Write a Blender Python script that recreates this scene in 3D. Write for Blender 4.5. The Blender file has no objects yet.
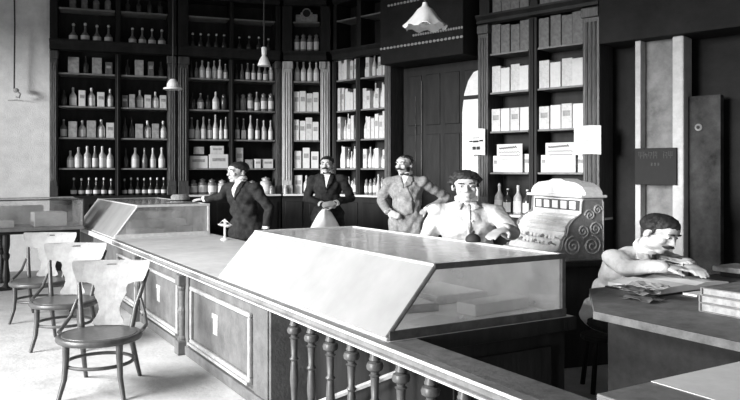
import bpy, bmesh, math, random
from mathutils import Vector, Matrix, Euler
from mathutils.bvhtree import BVHTree
random.seed(11)
PI = math.pi
sc = bpy.context.scene
COL = sc.collection
# ------------------------------------------------------------------ camera
F, CX, HY, H = 730.0, 370.0, 171.0, 1.68
cam_d = bpy.data.cameras.new('camera'); cam = bpy.data.objects.new('camera', cam_d); COL.objects.link(cam)
cam.location = (0, 0, H); cam.rotation_euler = (PI/2, 0, 0)
cam_d.sensor_width = 36.0; cam_d.lens = 36.0*F/740.0
cam_d.shift_y = -(200-HY)/740.0          # falling front of the view camera
cam_d.clip_end = 200
sc.camera = cam
def at(x, y, Y): return Vector(((x-CX)/F*Y, Y, H-(y-HY)/F*Y))
def zat(y, Y): return H-(y-HY)/F*Y
# counter frame: u goes away to the right, v away to the left
UX, UY = 0.860, 0.5103
PHI = math.atan2(UY, UX)
def uv(u, v, z=0.0): return Vector((UX*u-UY*v, UY*u+UX*v, z))

# ------------------------------------------------------------------ materials
MATS = {}
def mat(name, c, rough=0.6, var=0.10, scale=9.0, bump=0.0, bscale=40.0, metal=0.0, spec=0.35, stretch=None):
    if name in MATS: return MATS[name]
    m = bpy.data.materials.new(name); m.use_nodes = True
    nt = m.node_tree; b = nt.nodes['Principled BSDF']
    b.inputs['Roughness'].default_value = rough; b.inputs['Metallic'].default_value = metal
    b.inputs['Specular IOR Level'].default_value = spec
    tc = nt.nodes.new('ShaderNodeTexCoord'); mp = nt.nodes.new('ShaderNodeMapping')
    if stretch: mp.inputs['Scale'].default_value = stretch
    nt.links.new(tc.outputs['Object'], mp.inputs['Vector'])
    n = nt.nodes.new('ShaderNodeTexNoise'); n.inputs['Scale'].default_value = scale; n.inputs['Detail'].default_value = 5
    n.inputs['Roughness'].default_value = 0.7
    nt.links.new(mp.outputs['Vector'], n.inputs['Vector'])
    r = nt.nodes.new('ShaderNodeValToRGB')
    lo, hi = max(0.003, c*(1-var*1.6)), min(0.92, c*(1+var*1.2))
    r.color_ramp.elements[0].position = 0.3; r.color_ramp.elements[1].position = 0.7
    r.color_ramp.elements[0].color = (lo, lo, lo, 1); r.color_ramp.elements[1].color = (hi, hi, hi, 1)
    nt.links.new(n.outputs['Fac'], r.inputs['Fac']); nt.links.new(r.outputs['Color'], b.inputs['Base Color'])
    if bump:
        n2 = nt.nodes.new('ShaderNodeTexNoise'); n2.inputs['Scale'].default_value = bscale; n2.inputs['Detail'].default_value = 3
        nt.links.new(mp.outputs['Vector'], n2.inputs['Vector'])
        bp = nt.nodes.new('ShaderNodeBump'); bp.inputs['Strength'].default_value = bump; bp.inputs['Distance'].default_value = 0.02
        nt.links.new(n2.outputs['Fac'], bp.inputs['Height']); nt.links.new(bp.outputs['Normal'], b.inputs['Normal'])
    MATS[name] = m; return m
def dusty_glass(name, haze, c=0.8):
    if name in MATS: return MATS[name]
    m = bpy.data.materials.new(name); m.use_nodes = True; nt = m.node_tree
    for n in list(nt.nodes): nt.nodes.remove(n)
    out = nt.nodes.new('ShaderNodeOutputMaterial')
    tr = nt.nodes.new('ShaderNodeBsdfTransparent'); tr.inputs['Color'].default_value = (.95, .95, .95, 1)
    df = nt.nodes.new('ShaderNodeBsdfDiffuse'); df.inputs['Color'].default_value = (c, c, c, 1)
    gl = nt.nodes.new('ShaderNodeBsdfGlossy'); gl.inputs['Roughness'].default_value = 0.12
    gl.inputs['Color'].default_value = (.9, .9, .9, 1)
    tc = nt.nodes.new('ShaderNodeTexCoord'); n = nt.nodes.new('ShaderNodeTexNoise'); n.inputs['Scale'].default_value = 3.5
    n.inputs['Detail'].default_value = 6; nt.links.new(tc.outputs['Object'], n.inputs['Vector'])
    mr = nt.nodes.new('ShaderNodeMapRange'); mr.inputs['From Min'].default_value = .3; mr.inputs['From Max'].default_value = .7
    mr.inputs['To Min'].default_value = max(0, haze-.14); mr.inputs['To Max'].default_value = min(1, haze+.14)
    nt.links.new(n.outputs['Fac'], mr.inputs['Value'])
    tl = nt.nodes.new('ShaderNodeBsdfTranslucent'); tl.inputs['Color'].default_value = (c, c, c, 1)
    m0 = nt.nodes.new('ShaderNodeMixShader'); m0.inputs['Fac'].default_value = .5
    nt.links.new(df.outputs[0], m0.inputs[1]); nt.links.new(tl.outputs[0], m0.inputs[2])
    m1 = nt.nodes.new('ShaderNodeMixShader'); nt.links.new(mr.outputs['Result'], m1.inputs['Fac'])
    nt.links.new(tr.outputs[0], m1.inputs[1]); nt.links.new(m0.outputs[0], m1.inputs[2])
    fr = nt.nodes.new('ShaderNodeFresnel'); fr.inputs['IOR'].default_value = 1.45
    ml = nt.nodes.new('ShaderNodeMath'); ml.operation = 'MULTIPLY'; ml.inputs[1].default_value = .35; nt.links.new(fr.outputs[0], ml.inputs[0])
    m2 = nt.nodes.new('ShaderNodeMixShader'); nt.links.new(ml.outputs[0], m2.inputs['Fac'])
    nt.links.new(m1.outputs[0], m2.inputs[1]); nt.links.new(gl.outputs[0], m2.inputs[2])
    nt.links.new(m2.outputs[0], out.inputs['Surface'])
    MATS[name] = m; return m
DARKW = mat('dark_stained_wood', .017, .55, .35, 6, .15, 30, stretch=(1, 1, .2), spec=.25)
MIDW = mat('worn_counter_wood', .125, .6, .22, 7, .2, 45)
PILW = mat('varnished_pilaster_wood', .07, .38, .4, 14, .2, 60, stretch=(3, 3, .25))
LEDGEW = mat('counter_edge_wood', .20, .5, .2, 8, .1, 40)
TOPM = mat('pale_counter_marble', .66, .45, .10, 4.5)
PALEMARB = mat('pale_ledge_marble', .72, .4, .06, 6)
FLOORM = mat('pale_worn_floor', .50, .8, .13, 3.0, .25, 25)
PLASTER = mat('pale_plaster', .86, .9, .10, 5, .3, 60)
DARKWALL = mat('dark_wall', .014, .9, .3, 2.5, .2, 20)
GREYWALL = mat('stained_grey_plaster', .22, .9, .35, 3.0, .2, 25)
CEILM = mat('dark_ceiling', .03, .9, .2, 3)
CHAIRW = mat('bentwood_brown', .07, .38, .25, 12, spec=.5)
SPLATM = mat('pale_plywood_splat', .31, .55, .16, 10)
SEATM = mat('embossed_seat_plywood', .085, .35, .3, 30, spec=.5)
WHITEP = mat('white_paper', .70, .8, .05, 14)
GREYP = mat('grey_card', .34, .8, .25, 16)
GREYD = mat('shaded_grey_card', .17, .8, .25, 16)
DIMP = mat('dull_brown_card', .13, .8, .25, 16)
CARD = mat('pale_card_box', .62, .75, .14, 18)
INK = mat('black_ink', .03, .7, .1)
DGLASS = mat('dark_bottle_glass', .05, .2, .2, 20, spec=.5)
MGLASS = mat('grey_bottle_glass', .20, .22, .2, 20, spec=.5)
PGLASS = mat('milky_bottle_glass', .52, .25, .15, 20, spec=.5)
PORC = mat('white_porcelain', .80, .3, .05, 10, spec=.5)
NICKEL = mat('shaded_nickel', .26, .42, .18, 30, .25, 60, metal=.35)  # darker copy of the register nickel, side shade put into the colour
NICKELB = mat('bright_nickel', .74, .4, .10, 26, metal=.2)
SCROLLM = mat('raised_scroll_nickel', .42, .4, .1, 30, metal=.3)
SKIN = mat('skin', .46, .55, .08, 12)
HAIR = mat('dark_hair', .022, .6, .3, 40, .4, 90)
SUITD = mat('dark_suit_cloth', .030, .9, .3, 22, .3, 45, spec=.15)
SUITG = mat('grey_suit_cloth', .27, .9, .22, 28, .4, 45, spec=.15)
TROUS = mat('grey_trouser_cloth', .23, .9, .2, 24, .3, 45, spec=.15)
COATW = mat('white_coat_cloth', .52, .9, .10, 18, .5, 30, spec=.15)
LINEN = mat('white_linen', .86, .85, .04, 12, .3, 30)
BLACKC = mat('black_cloth', .02, .9, .2, 20)
SHOE = mat('black_shoe_leather', .02, .4, .2, 20)
LAMPM = mat('white_lamp_glass', .85, .35, .04, 12)
CORDM = mat('dark_cord', .05, .8, .1)
RAILD = mat('dark_case_frame', .07, .4, .3, 20)
RAILP = mat('pale_case_frame', .60, .4, .12, 20)
SIGNM = mat('black_sign_board', .008, .7, .2, 12)
CHALK = mat('faded_sign_paint', .06, .8, .4, 50)
G_FRONT = dusty_glass('dusty_front_glass', .78, .56)
G_TOP = dusty_glass('dusty_top_glass', .26, .92)
G_END = dusty_glass('dusty_end_glass', .16, .92)
G_CLEAR = dusty_glass('dusty_back_glass', .55, .88)

# ------------------------------------------------------------------ mesh builder
class MB:
    def __init__(s): s.bm = bmesh.new()
    def _add(s, verts, faces):
        vs = [s.bm.verts.new(v) for v in verts]
        for f in faces:
            try: s.bm.faces.new([vs[i] for i in f])
            except ValueError: pass
        return vs
    def box(s, lo, hi, bev=0.0, M=None):
        b = bmesh.new(); bmesh.ops.create_cube(b, size=1.0)
        c = [(lo[i]+hi[i])/2 for i in range(3)]; d = [max(1e-5, hi[i]-lo[i]) for i in range(3)]
        for v in b.verts: v.co = Vector((c[0]+v.co.x*d[0], c[1]+v.co.y*d[1], c[2]+v.co.z*d[2]))
        if bev: bmesh.ops.bevel(b, geom=b.edges[:], offset=min(bev, min(d)*.45), segments=2, affect='EDGES', profile=.5)
        s.merge(b, M); return s
    def merge(s, b, M=None):
        b.verts.index_update()
        vs = [s.bm.verts.new((M @ v.co) if M else v.co) for v in b.verts]
        for f in b.faces:
            try: s.bm.faces.new([vs[v.index] for v in f.verts])
            except ValueError: pass
        b.free()
    def prism(s, poly, a, b, axis=1):
        """poly in the two other axes, extruded along axis from a to b"""
        def mk(p, t):
            if axis == 1: return (p[0], t, p[1])
            if axis == 0: return (t, p[0], p[1])
            return (p[0], p[1], t)
        n = len(poly); vs = [mk(p, a) for p in poly]+[mk(p, b) for p in poly]
        fs = [tuple(range(n)), tuple(range(2*n-1, n-1, -1))]+[(i, i+n, (i+1) % n+n, (i+1) % n) for i in range(n)]
        s._add(vs, fs); return s
    def lathe(s, prof, seg=14, c=(0, 0, 0), M=None, sx=1.0, sy=1.0):
        vs, fs = [], []
        n = len(prof)
        for r, z in prof:
            for k in range(seg):
                a = 2*PI*k/seg; p = Vector((c[0]+sx*r*math.cos(a), c[1]+sy*r*math.sin(a), c[2]+z))
                vs.append(M @ p if M else p)
        for i in range(n-1):
            for k in range(seg):
                k2 = (k+1) % seg; fs.append((i*seg+k, i*seg+k2, (i+1)*seg+k2, (i+1)*seg+k))
        fs.append(tuple(range(seg-1, -1, -1))); fs.append(tuple((n-1)*seg+k for k in range(seg)))
        s._add(vs, fs); return s
    def tube(s, pts, rad, seg=8, closed=False):
        pts = [Vector(p) for p in pts]; n = len(pts)
        rads = rad if isinstance(rad, (list, tuple)) else [rad]*n
        vs, fs = [], []; prev = None
        for i, p in enumerate(pts):
            if closed: t = pts[(i+1) % n]-pts[i-1]
            else: t = pts[min(i+1, n-1)]-pts[max(i-1, 0)]
            t.normalize()
            if prev is None:
                a = Vector((0, 0, 1)) if abs(t.z) < .9 else Vector((1, 0, 0))
                x = t.cross(a).normalized()
            else: x = (prev-t*prev.dot(t)).normalized()
            prev = x; y = t.cross(x)
            for k in range(seg):
                an = 2*PI*k/seg; vs.append(p+(x*math.cos(an)+y*math.sin(an))*rads[i])
        m = n if closed else n-1
        for i in range(m):
            for k in range(seg):
                k2 = (k+1) % seg; j = (i+1) % n
                fs.append((i*seg+k, i*seg+k2, j*seg+k2, j*seg+k))
        if not closed:
            fs.append(tuple(range(seg-1, -1, -1))); fs.append(tuple((n-1)*seg+k for k in range(seg)))
        s._add(vs, fs); return s
    def ell(s, c, r, M=None, seg=16, ring=10):
        b = bmesh.new(); bmesh.ops.create_uvsphere(b, u_segments=seg, v_segments=ring, radius=1.0)
        for v in b.verts: v.co = Vector((c[0]+v.co.x*r[0], c[1]+v.co.y*r[1], c[2]+v.co.z*r[2]))
        s.merge(b, M); return s
    def cap(s, a, b, ra, rb, M=None):
        a, b = Vector(a), Vector(b)
        if M: a, b = M @ a, M @ b
        s.tube([a, b], [ra, rb], 12)
        for p, r in ((a, ra), (b, rb)): s.ell(p, (r, r, r), None, 12, 8)
        return s
    def panel(s, poly, plane_pt, ax, ay, th):
        """a polygon sheet with thickness; ax, ay unit vectors"""
        ax, ay = Vector(ax), Vector(ay); nrm = ax.cross(ay).normalized(); o = Vector(plane_pt)
        n = len(poly); fr = [o+ax*p[0]+ay*p[1]+nrm*th/2 for p in poly]; bk = [o+ax*p[0]+ay*p[1]-nrm*th/2 for p in poly]
        s._add(fr+bk, [tuple(range(n)), tuple(range(2*n-1, n-1, -1))]+[(i, i+n, (i+1) % n+n, (i+1) % n) for i in range(n)])
        return s
    def mesh(s, name, m, smooth=False):
        bmesh.ops.recalc_face_normals(s.bm, faces=s.bm.faces[:])
        me = bpy.data.meshes.new(name); s.bm.to_mesh(me); s.bm.free()
        if m: me.materials.append(m)
        if smooth:
            for p in me.polygons: p.use_smooth = True
            try: me.set_sharp_from_angle(angle=math.radians(40))
            except Exception: pass
        return me
    def obj(s, name, m, parent=None, loc=(0, 0, 0), rz=0.0, smooth=False):
        o = bpy.data.objects.new(name, s.mesh(name, m, smooth)); COL.objects.link(o)
        o.location = loc; o.rotation_euler = (0, 0, rz)
        if parent: o.parent = parent
        return o
def thing(name, label, cat, loc=(0, 0, 0), rz=0.0, group=None):
    o = bpy.data.objects.new(name, None); COL.objects.link(o); o.empty_display_size = .1
    o.location = loc; o.rotation_euler = (0, 0, rz); return tag(o, label, cat, group)
def tag(o, label, cat, group=None):
    o['label'] = label; o['category'] = cat
    if group: o['group'] = group
    return o
def struct(o, label=None):
    o['kind'] = 'structure'
    if label: o['label'] = label
    return o
ORD = ['first', 'second', 'third', 'fourth', 'fifth', 'sixth', 'seventh', 'eighth', 'ninth', 'tenth', 'eleventh', 'twelfth']

# ------------------------------------------------------------------ wall lines
# left wall cabinets' face line, corner piece, then the long wall running back to the right
LW0 = Vector((-5.35, 12.2)); LWD = Vector((2.918, 1.0)).normalized()
def hit(P, D, x):
    r = (x-CX)/F
    t = (r*P.y-P.x)/(D.x-r*D.y); return P+D*t, t
LW1, LWL = hit(LW0, LWD, 281)
CW0 = LW1.copy(); CW1 = Vector(((331-CX)/F*(LW1.y+.02), LW1.y+.02)); CWD = (CW1-CW0).normalized()
RW0 = CW1.copy(); RWD = Vector((1.06, -1.0)).normalized()
def frame(P, D): return math.atan2(D.y, D.x)
LWN = Vector((-LWD.y, LWD.x)); RWN = Vector((-RWD.y, RWD.x)); CWN = Vector((-CWD.y, CWD.x))   # pointing away behind the face

CEIL = 5.35
# floor / ceiling
struct(MB().box((-11, -3.2, -.1), (9, 17, 0)).obj('floor', FLOORM), 'pale worn floor of the shop')
struct(MB().box((-11, -3.2, CEIL), (9, 17, CEIL+.1)).obj('ceiling', CEILM), 'dark ceiling')
def wallseg(name, P, D, a, b, z0, z1, m, off=0.0, th=.15):
    o = MB().box((a, off, z0), (b, off+th, z1)).obj(name, m, None, (P.x, P.y, 0), math.atan2(D.y, D.x)); return struct(o)
DEP = .42
wallseg('wall_left', LW0, LWD, -5.5, 0.0, 0, CEIL, PLASTER, .20)
wallseg('wall_back', LW0, LWD, 0.0, LWL+.5, 0, CEIL, DARKWALL, DEP+.03)
wallseg('wall_corner', CW0, CWD, -.05, (CW1-CW0).length+.05, 0, CEIL, DARKWALL, DEP+.05)
_, s391 = hit(RW0, RWD, 391.5); _, s476 = hit(RW0, RWD, 477); _, s601 = hit(RW0, RWD, 601)
_, s460 = hit(RW0, RWD, 459.5)
wallseg('wall_right', RW0, RWD, -.3, 9.0, 0, CEIL, DARKWALL, DEP+.03)
# unseen lintels added at front and left to shade the upper cabinets
struct(MB().box((-11, -3.2, 4.2), (9, -3.0, CEIL)).obj('wall_sun_blocker', PLASTER))
struct(MB().box((-11.1, -3.0, 4.05), (-10.9, 10, CEIL)).obj('trim_sun_blocker', PLASTER))

# ------------------------------------------------------------------ shelf stock
def bottle_profile(h, r, kind):
    if kind == 'bottle':   # tapering shoulder, long neck
        return [(r*.92, 0), (r, h*.02), (r, h*.52), (r*.9, h*.60), (r*.45, h*.72), (r*.33, h*.78), (r*.33, h*.92), (r*.42, h*.925), (r*.42, h*.95)]
    if kind == 'tall':
        return [(r*.9, 0), (r, h*.02), (r*.98, h*.45), (r*.6, h*.62), (r*.36, h*.72), (r*.32, h*.93), (r*.45, h*.94), (r*.42, h*.97)]
    if kind == 'carafe':   # round body, thin neck
        return [(r*.7, 0), (r*.95, h*.08), (r, h*.22), (r*.8, h*.38), (r*.35, h*.5), (r*.25, h*.6), (r*.24, h*.8), (r*.34, h*.82), (r*.3, h*.84)]
    return [(r*.92, 0), (r, h*.02), (r, h*.66), (r*.9, h*.74), (r*.62, h*.78), (r*.62, h*.84), (r*.7, h*.85), (r*.7, h*.87)]   # jar
PROTO = {}
def proto_mesh(key, fn):
    if key not in PROTO: PROTO[key] = fn()
    return PROTO[key]
def stock_meshes(kind, h, r, gm, lab):
    key = (kind, round(h, 2), round(r, 3), gm.name, lab)
    def mk():
        body = MB().lathe(bottle_profile(h, r, kind), 12).mesh('bottle', gm, True)
        st = None
        if kind == 'carafe': st = MB().ell((0, 0, h*.91), (r*.36, r*.36, h*.085), None, 10, 8).mesh('stopper', PORC, True)
        elif kind == 'jar': st = MB().lathe([(r*.74, h*.872), (r*.78, h*.90), (r*.5, h*.95), (r*.16, h*.97), (r*.14, h)], 12).mesh('lid', gm, True)
        else: st = MB().lathe([(r*.28, h*.951 if kind == 'bottle' else h*.971), (r*.32, h*1.0), (r*.2, h*1.02)], 10).mesh('stopper', WHITEP if lab else gm, True)
        lb = None
        if lab:
            z0, z1 = (h*.06, h*.46) if kind != 'jar' else (h*.14, h*.56)
            if kind == 'carafe': z0, z1 = h*.1, h*.3
            m = MB(); seg = 9; vs = []
            for i in range(seg+1):
                a = -PI/2-1.15+2.3*i/seg
                for rr in (r*1.005, r*1.04):
                    for z in (z0, z1): vs.append((rr*math.cos(a), rr*math.sin(a), z))
            fs = []
            for i in range(seg):
                a, b = i*4, i*4+4
                fs += [(a, b, b+1, a+1), (a+2, a+3, b+3, b+2), (a+1, b+1, b+3, a+3), (a, a+2, b+2, b)]
            fs += [(0, 1, 3, 2), (seg*4, seg*4+2, seg*4+3, seg*4+1)]
            m._add(vs, fs); lb = m.mesh('label', WHITEP, True)
        return body, st, lb
    return proto_mesh(key, mk)
DESC = {'dark_bottle_glass': 'dark', 'grey_bottle_glass': 'grey', 'milky_bottle_glass': 'pale'}
KN = {'bottle': ('shelf_bottle', 'bottle'), 'tall': ('slender_bottle', 'bottle'), 'carafe': ('stoppered_flask', 'flask'), 'jar': ('lidded_jar', 'jar')}
NOUN = {'bottle': 'bottle', 'tall': 'slender bottle', 'carafe': 'round flask', 'jar': 'lidded jar'}
def put_bottle(loc, rz, kind, h, r, gm, lab, label, group):
    body, st, lb = stock_meshes(kind, h, r, gm, lab)
    o = bpy.data.objects.new(KN[kind][0], body); COL.objects.link(o); o.location = loc; o.rotation_euler = (0, 0, rz)
    tag(o, label, KN[kind][1], group)
    for nm, me in (('stopper' if kind != 'jar' else 'lid', st), ('paper_label', lb)):
        if me:
            c = bpy.data.objects.new(nm, me); COL.objects.link(c); c.parent = o
    return o
def put_box(loc, rz, w, h, d, m, label, group, name='card_box', cat='box', stripes=0):
    key = ('box', round(w, 3), round(h, 2), round(d, 2), m.name, stripes)
    def mk():
        b = MB().box((-w/2, -d/2, 0), (w/2, d/2, h), .004).mesh('card_box', m)
        l = None
        if stripes:
            q = MB(); q.box((-w*.34, -d/2-.003, h*.50), (w*.34, -d/2-.0005, h*.72))
            l = q.mesh('printed_band', GREYP)
        return b, l
    b, l = proto_mesh(key, mk)
    o = bpy.data.objects.new(name, b); COL.objects.link(o); o.location = loc; o.rotation_euler = (0, 0, rz); tag(o, label, cat, group)
    if l:
        c = bpy.data.objects.new('printed_band', l); COL.objects.link(c); c.parent = o
    return o
SHELFN = ['lowest shelf', 'second shelf up', 'third shelf up', 'fourth shelf up', 'fifth shelf up', 'sixth shelf up', 'seventh shelf up']
def fill(P, D, a, b, z, row, bay, items, inset=.13):
    """items: list of (kind, height, radius or width, material, labelled); spread over a..b along the face line"""
    rz = math.atan2(D.y, D.x); N = Vector((-D.y, D.x))
    ws = [(it[2]*2 if it[0] != 'box' else it[2]) for it in items]
    tot = sum(ws); gap = max(.004, ((b-a)-tot)/(len(items)+.6)); s = a+gap*.8
    sc_ = min(1.0, (b-a-.004*len(items)-.02)/tot)
    for i, it in enumerate(items):
        w = ws[i]*sc_; s0 = s+w/2; s += w+gap
        ins = inset+random.uniform(-.02, .02)
        p = P+D*s0+N*ins; k, hh, _, m, lab = it
        hh = round(hh*random.choice((.96, 1.0, 1.04)), 2)
        where = f'{ORD[i]} on {SHELFN[row]}, {bay}' if not bay.startswith('*') else f'{ORD[i]} atop the big boxes, {bay[1:]}'
        if k == 'box':
            tone = {'white_paper': 'white', 'pale_card_box': 'pale', 'grey_card': 'grey', 'dull_brown_card': 'dim', 'shaded_grey_card': 'shaded grey'}[m.name]
            put_box((p.x, p.y, z), rz, round(w*.96, 3), hh, .16, m, f'{tone} box, {where}', f'boxes in {bay}', stripes=int(lab))
        else:
            put_bottle((p.x, p.y, z), rz, k, hh, round(w/2*.97, 3), m, lab, f'{DESC[m.name]}{" labelled" if lab else ""} {NOUN[k]}, {where}', f'bottles in {bay}')
def B(k, h, r, m, lab=True): return (k, h, r, m, lab)

def cabinet(name, label, P, D, posts, bays, shelves, z0, ztop, depth=DEP, base_m=DARKW, ledge=True, trim=(.001, .001), zt=3.70, zb=3.885):
    """posts: list of (s0, s1, is_pilaster); bays: list of (s0, s1) shelf spans; returns the thing"""
    rz = math.atan2(D.y, D.x)
    t = thing(name, label, 'cabinet', (P.x, P.y, 0), rz)
    s_lo = min(p[0] for p in posts); s_hi = max(p[1] for p in posts)
    MB().box((s_lo, depth-.02, 0), (s_hi, depth, ztop)).obj('back_panel', DARKW, t)
    b = MB(); b.box((s_lo, 0, .10), (s_hi, depth-.022, z0-.035), .006)
    n = max(2, int((s_hi-s_lo)/.6)); w = (s_hi-s_lo)/n
    for i in range(n):
        x0, x1 = s_lo+i*w+.06, s_lo+(i+1)*w-.06
        b.box((x0, -.02, .2), (x1, .001, z0-.14), .01)
    b.obj('base_cabinet', base_m, t)
    MB().box((s_lo+.001, .03, 0), (s_hi-.001, depth-.022, .099)).obj('plinth', DARKW, t)
    for (a, c, pil) in posts:
        q = MB()
        if pil:
            q.box((a, -.02, z0), (c, depth-.022, zt-.001), .008)
            w_ = c-a
            for k in range(3): q.tube([(a+w_*(.25+.25*k), -.022, z0+.25), (a+w_*(.25+.25*k), -.022, zt-.2)], w_*.09, 8)
            q.box((max(a-.015, s_lo+trim[0]), -.05, z0), (min(c+.015, s_hi-trim[1]), .05, z0+.16), .01)
            q.box((max(a-.02, s_lo+trim[0]), -.055, zt-.14), (min(c+.02, s_hi-trim[1]), .05, zt-.001), .015)
            MB().box((a, .02, zb+.001), (c, depth-.022, ztop-.25), .006).obj('upper_pilaster', DARKW, t)
        else:
            q.box((a, 0, z0), (c, depth-.022, zt-.001), .006)
            q.tube([((a+c)/2, -.003, z0), ((a+c)/2, -.003, zt-.02)], (c-a)*.22, 8)
            MB().box((a, .03, zb+.001), (c, depth-.022, ztop-.25), .006).obj('upper_divider', DARKW, t)
        q.obj('pilaster' if pil else 'divider', PILW if pil else DARKW, t)
    q = MB(); q.prism([(.03, zt), (-.06, zt+.02), (-.06, zb-.08), (-.10, zb-.03), (-.10, zb), (.03, zb)], s_lo+trim[0], s_hi-trim[1], 0); q.obj('transom', DARKW, t)
    for (a, c) in bays:
        for z in shelves[1:]:
            q = MB().box((a+.002, .012, z-.028), (c-.002, depth-.023, z), .003); q.obj('shelf', LEDGEW, t)
    q = MB(); q.prism([(-.02, ztop-.245), (-.06, ztop-.2), (-.06, ztop-.14), (-.13, ztop-.05), (-.13, ztop), (depth, ztop), (depth, ztop-.245)][::-1], 0, 1, 0)
    for v in q.bm.verts: v.co.x = s_lo+trim[0]+(s_hi-s_lo-trim[0]-trim[1])*v.co.x
    q.obj('cornice', DARKW, t)
    MB().box((s_lo+trim[0], -.02 if not ledge else -.16, z0-.034), (s_hi-trim[1], depth-.023, z0), .006).obj('ledge', PALEMARB if ledge else DARKW, t)
    return t

def S(P, D, x): return hit(P, D, x)[1]
# shelves (heights shared by the left, corner and back runs)
ZS = [1.26, 1.73, 2.25, 2.78, 3.34, 3.89, 4.44]
sL = lambda x: S(LW0, LWD, x)
BAY_A, BAY_B = (sL(58.5), sL(115)), (sL(121), sL(167.5))
BAY_C, BAY_D = (sL(189), sL(229.5)), (sL(234.5), sL(275.5))
cabinet('shelf_cabinet', 'tall dark shelf cabinet of bottles beside the pale wall', LW0, LWD,
        [(sL(49.5), sL(57.5), True), (sL(115.5), sL(120.5), False), (sL(168), sL(176.5), True)], [BAY_A, BAY_B], ZS, ZS[0], 4.98, ledge=False)
cabinet('shelf_cabinet', 'tall dark shelf cabinet behind the leaning man in the dark suit', LW0, LWD,
        [(sL(178), sL(188.5), True), (sL(230), sL(234), False), (sL(276), sL(281), True)], [BAY_C, BAY_D], ZS, ZS[0], 4.98, trim=(.001, .03))
cl = (CW1-CW0).length
cS = lambda x: S(CW0, CWD, x)
BAY_E = (cS(293), cS(319.5))
PILL = mat('light_varnished_pilaster', .42, .4, .3, 16, .2, 60, stretch=(3, 3, .25))
t = cabinet('corner_cabinet', 'narrow corner shelf cabinet between two light fluted pilasters', CW0, CWD,
        [(.02, cS(292), True), (cS(320.5), cl-.02, True)], [BAY_E], ZS, ZS[0], 4.98, trim=(.03, .07))
for c in t.children:
    if c.name.startswith('pilaster'): c.data.materials[0] = PILL
sR = lambda x: S(RW0, RWD, x)
BAY_F, BAY_G = (sR(336), sR(355)), (sR(360), sR(384.5))
cabinet('shelf_cabinet', 'shelf cabinet packed with pale packets beside the dark doorway', RW0, RWD,
        [(sR(332), sR(335.3), False), (sR(355.5), sR(359.5), False), (sR(385), sR(391), True)], [BAY_F, BAY_G], ZS, ZS[0], 4.98, trim=(.055, .001))
ZR = [1.04, 1.66, 2.28, 2.87, 3.46, 4.06, 4.64]
BAY_H, BAY_I = (sR(489.5), sR(528)), (sR(537), sR(582.5))
cabinet('shelf_cabinet', 'tall shelf cabinet of white boxes behind the cash register', RW0, RWD,
        [(sR(478.5), sR(488.5), True), (sR(528.5), sR(536.5), False), (sR(583.5), sR(600), True)], [BAY_H, BAY_I], ZR, ZR[0], 5.2, zt=3.91, zb=4.055)

lA, lB = 'first bay of the leftmost cabinet', 'second bay of the leftmost cabinet'
lC, lD = 'first bay behind the leaning man', 'second bay behind the leaning man'
lE = 'corner cabinet'
lF, lG = 'first bay beside the corner cabinet', 'bay nearest the dark doorway'
lH, lI = 'first bay behind the register', 'second bay behind the register'
d, g, p = DGLASS, MGLASS, PGLASS
def row(P, D, bay, z, r, nm, items, **k): fill(P, D, bay[0], bay[1], z+.001, r, nm, items, **k)
# leftmost cabinet
row(LW0, LWD, (BAY_A[0]+.17, BAY_A[1]), ZS[0], 0, lA, [B('carafe', .30, .055, d) for _ in range(6)])
row(LW0, LWD, BAY_B, ZS[0], 0, lB, [B('carafe', .30, .05, d) for _ in range(7)])
row(LW0, LWD, (BAY_A[0]+.12, BAY_A[1]), ZS[1], 1, lA, [B('bottle', .30, .065, p), B('bottle', .36, .08, p), B('bottle', .37, .08, p), B('tall', .36, .06, g), B('bottle', .36, .075, p), B('bottle', .34, .07, p)])
row(LW0, LWD, BAY_B, ZS[1], 1, lB, [B('tall', .33, .05, d, False), B('bottle', .34, .07, p), B('tall', .34, .05, g, False), B('tall', .36, .055, p), B('tall', .36, .06, p)])
row(LW0, LWD, BAY_A, ZS[2], 2, lA, [B('bottle', .29, .06, g), B('box', .28, .14, GREYP), B('bottle', .30, .06, p), B('box', .29, .15, GREYP), B('bottle', .32, .065, p), B('box', .27, .13, CARD)])
row(LW0, LWD, BAY_B, ZS[2], 2, lB, [B('tall', .36, .055, d, False), B('tall', .34, .05, d, False), B('box', .26, .13, GREYP), B('bottle', .32, .065, p), B('box', .26, .12, GREYP), B('bottle', .31, .06, p)])
row(LW0, LWD, BAY_A, ZS[3], 3, lA, [B('bottle', .27, .05, d, False), B('bottle', .33, .06, p), B('box', .26, .11, WHITEP), B('bottle', .33, .06, p), B('box', .25, .12, WHITEP), B('bottle', .3, .055, p)])
row(LW0, LWD, BAY_B, ZS[3], 3, lB, [B('box', .2, .1, DIMP), B('box', .22, .1, GREYP), B('bottle', .31, .06, p), B('box', .24, .11, CARD), B('bottle', .3, .055, p), B('box', .22, .11, CARD)])
row(LW0, LWD, (BAY_A[0]+.1, BAY_A[1]), ZS[4], 4, lA, [B('box', .28, .18, GREYP, True), B('tall', .3, .05, d, False), B('box', .27, .16, GREYP, True), B('box', .22, .12, DIMP)])
row(LW0, LWD, BAY_B, ZS[4], 4, lB, [B('tall', .28, .05, d, False), B('box', .27, .15, GREYP, True), B('box', .24, .1, DIMP), B('tall', .26, .05, d, False)])
row(LW0, LWD, (BAY_A[0]+.12, BAY_A[1]), ZS[5], 5, lA, [B('carafe', .32, .075, g) for _ in range(4)])  # top rows in darker glass, the fade of light put into their colour
row(LW0, LWD, (BAY_B[0]+.1, BAY_B[1]), ZS[5], 5, lB, [B('carafe', .31, .07, g) for _ in range(4)])
row(LW0, LWD, (BAY_A[0]+.1, BAY_A[1]), ZS[6], 6, lA, [B('bottle', .26, .06, g, False) for _ in range(4)])
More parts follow.
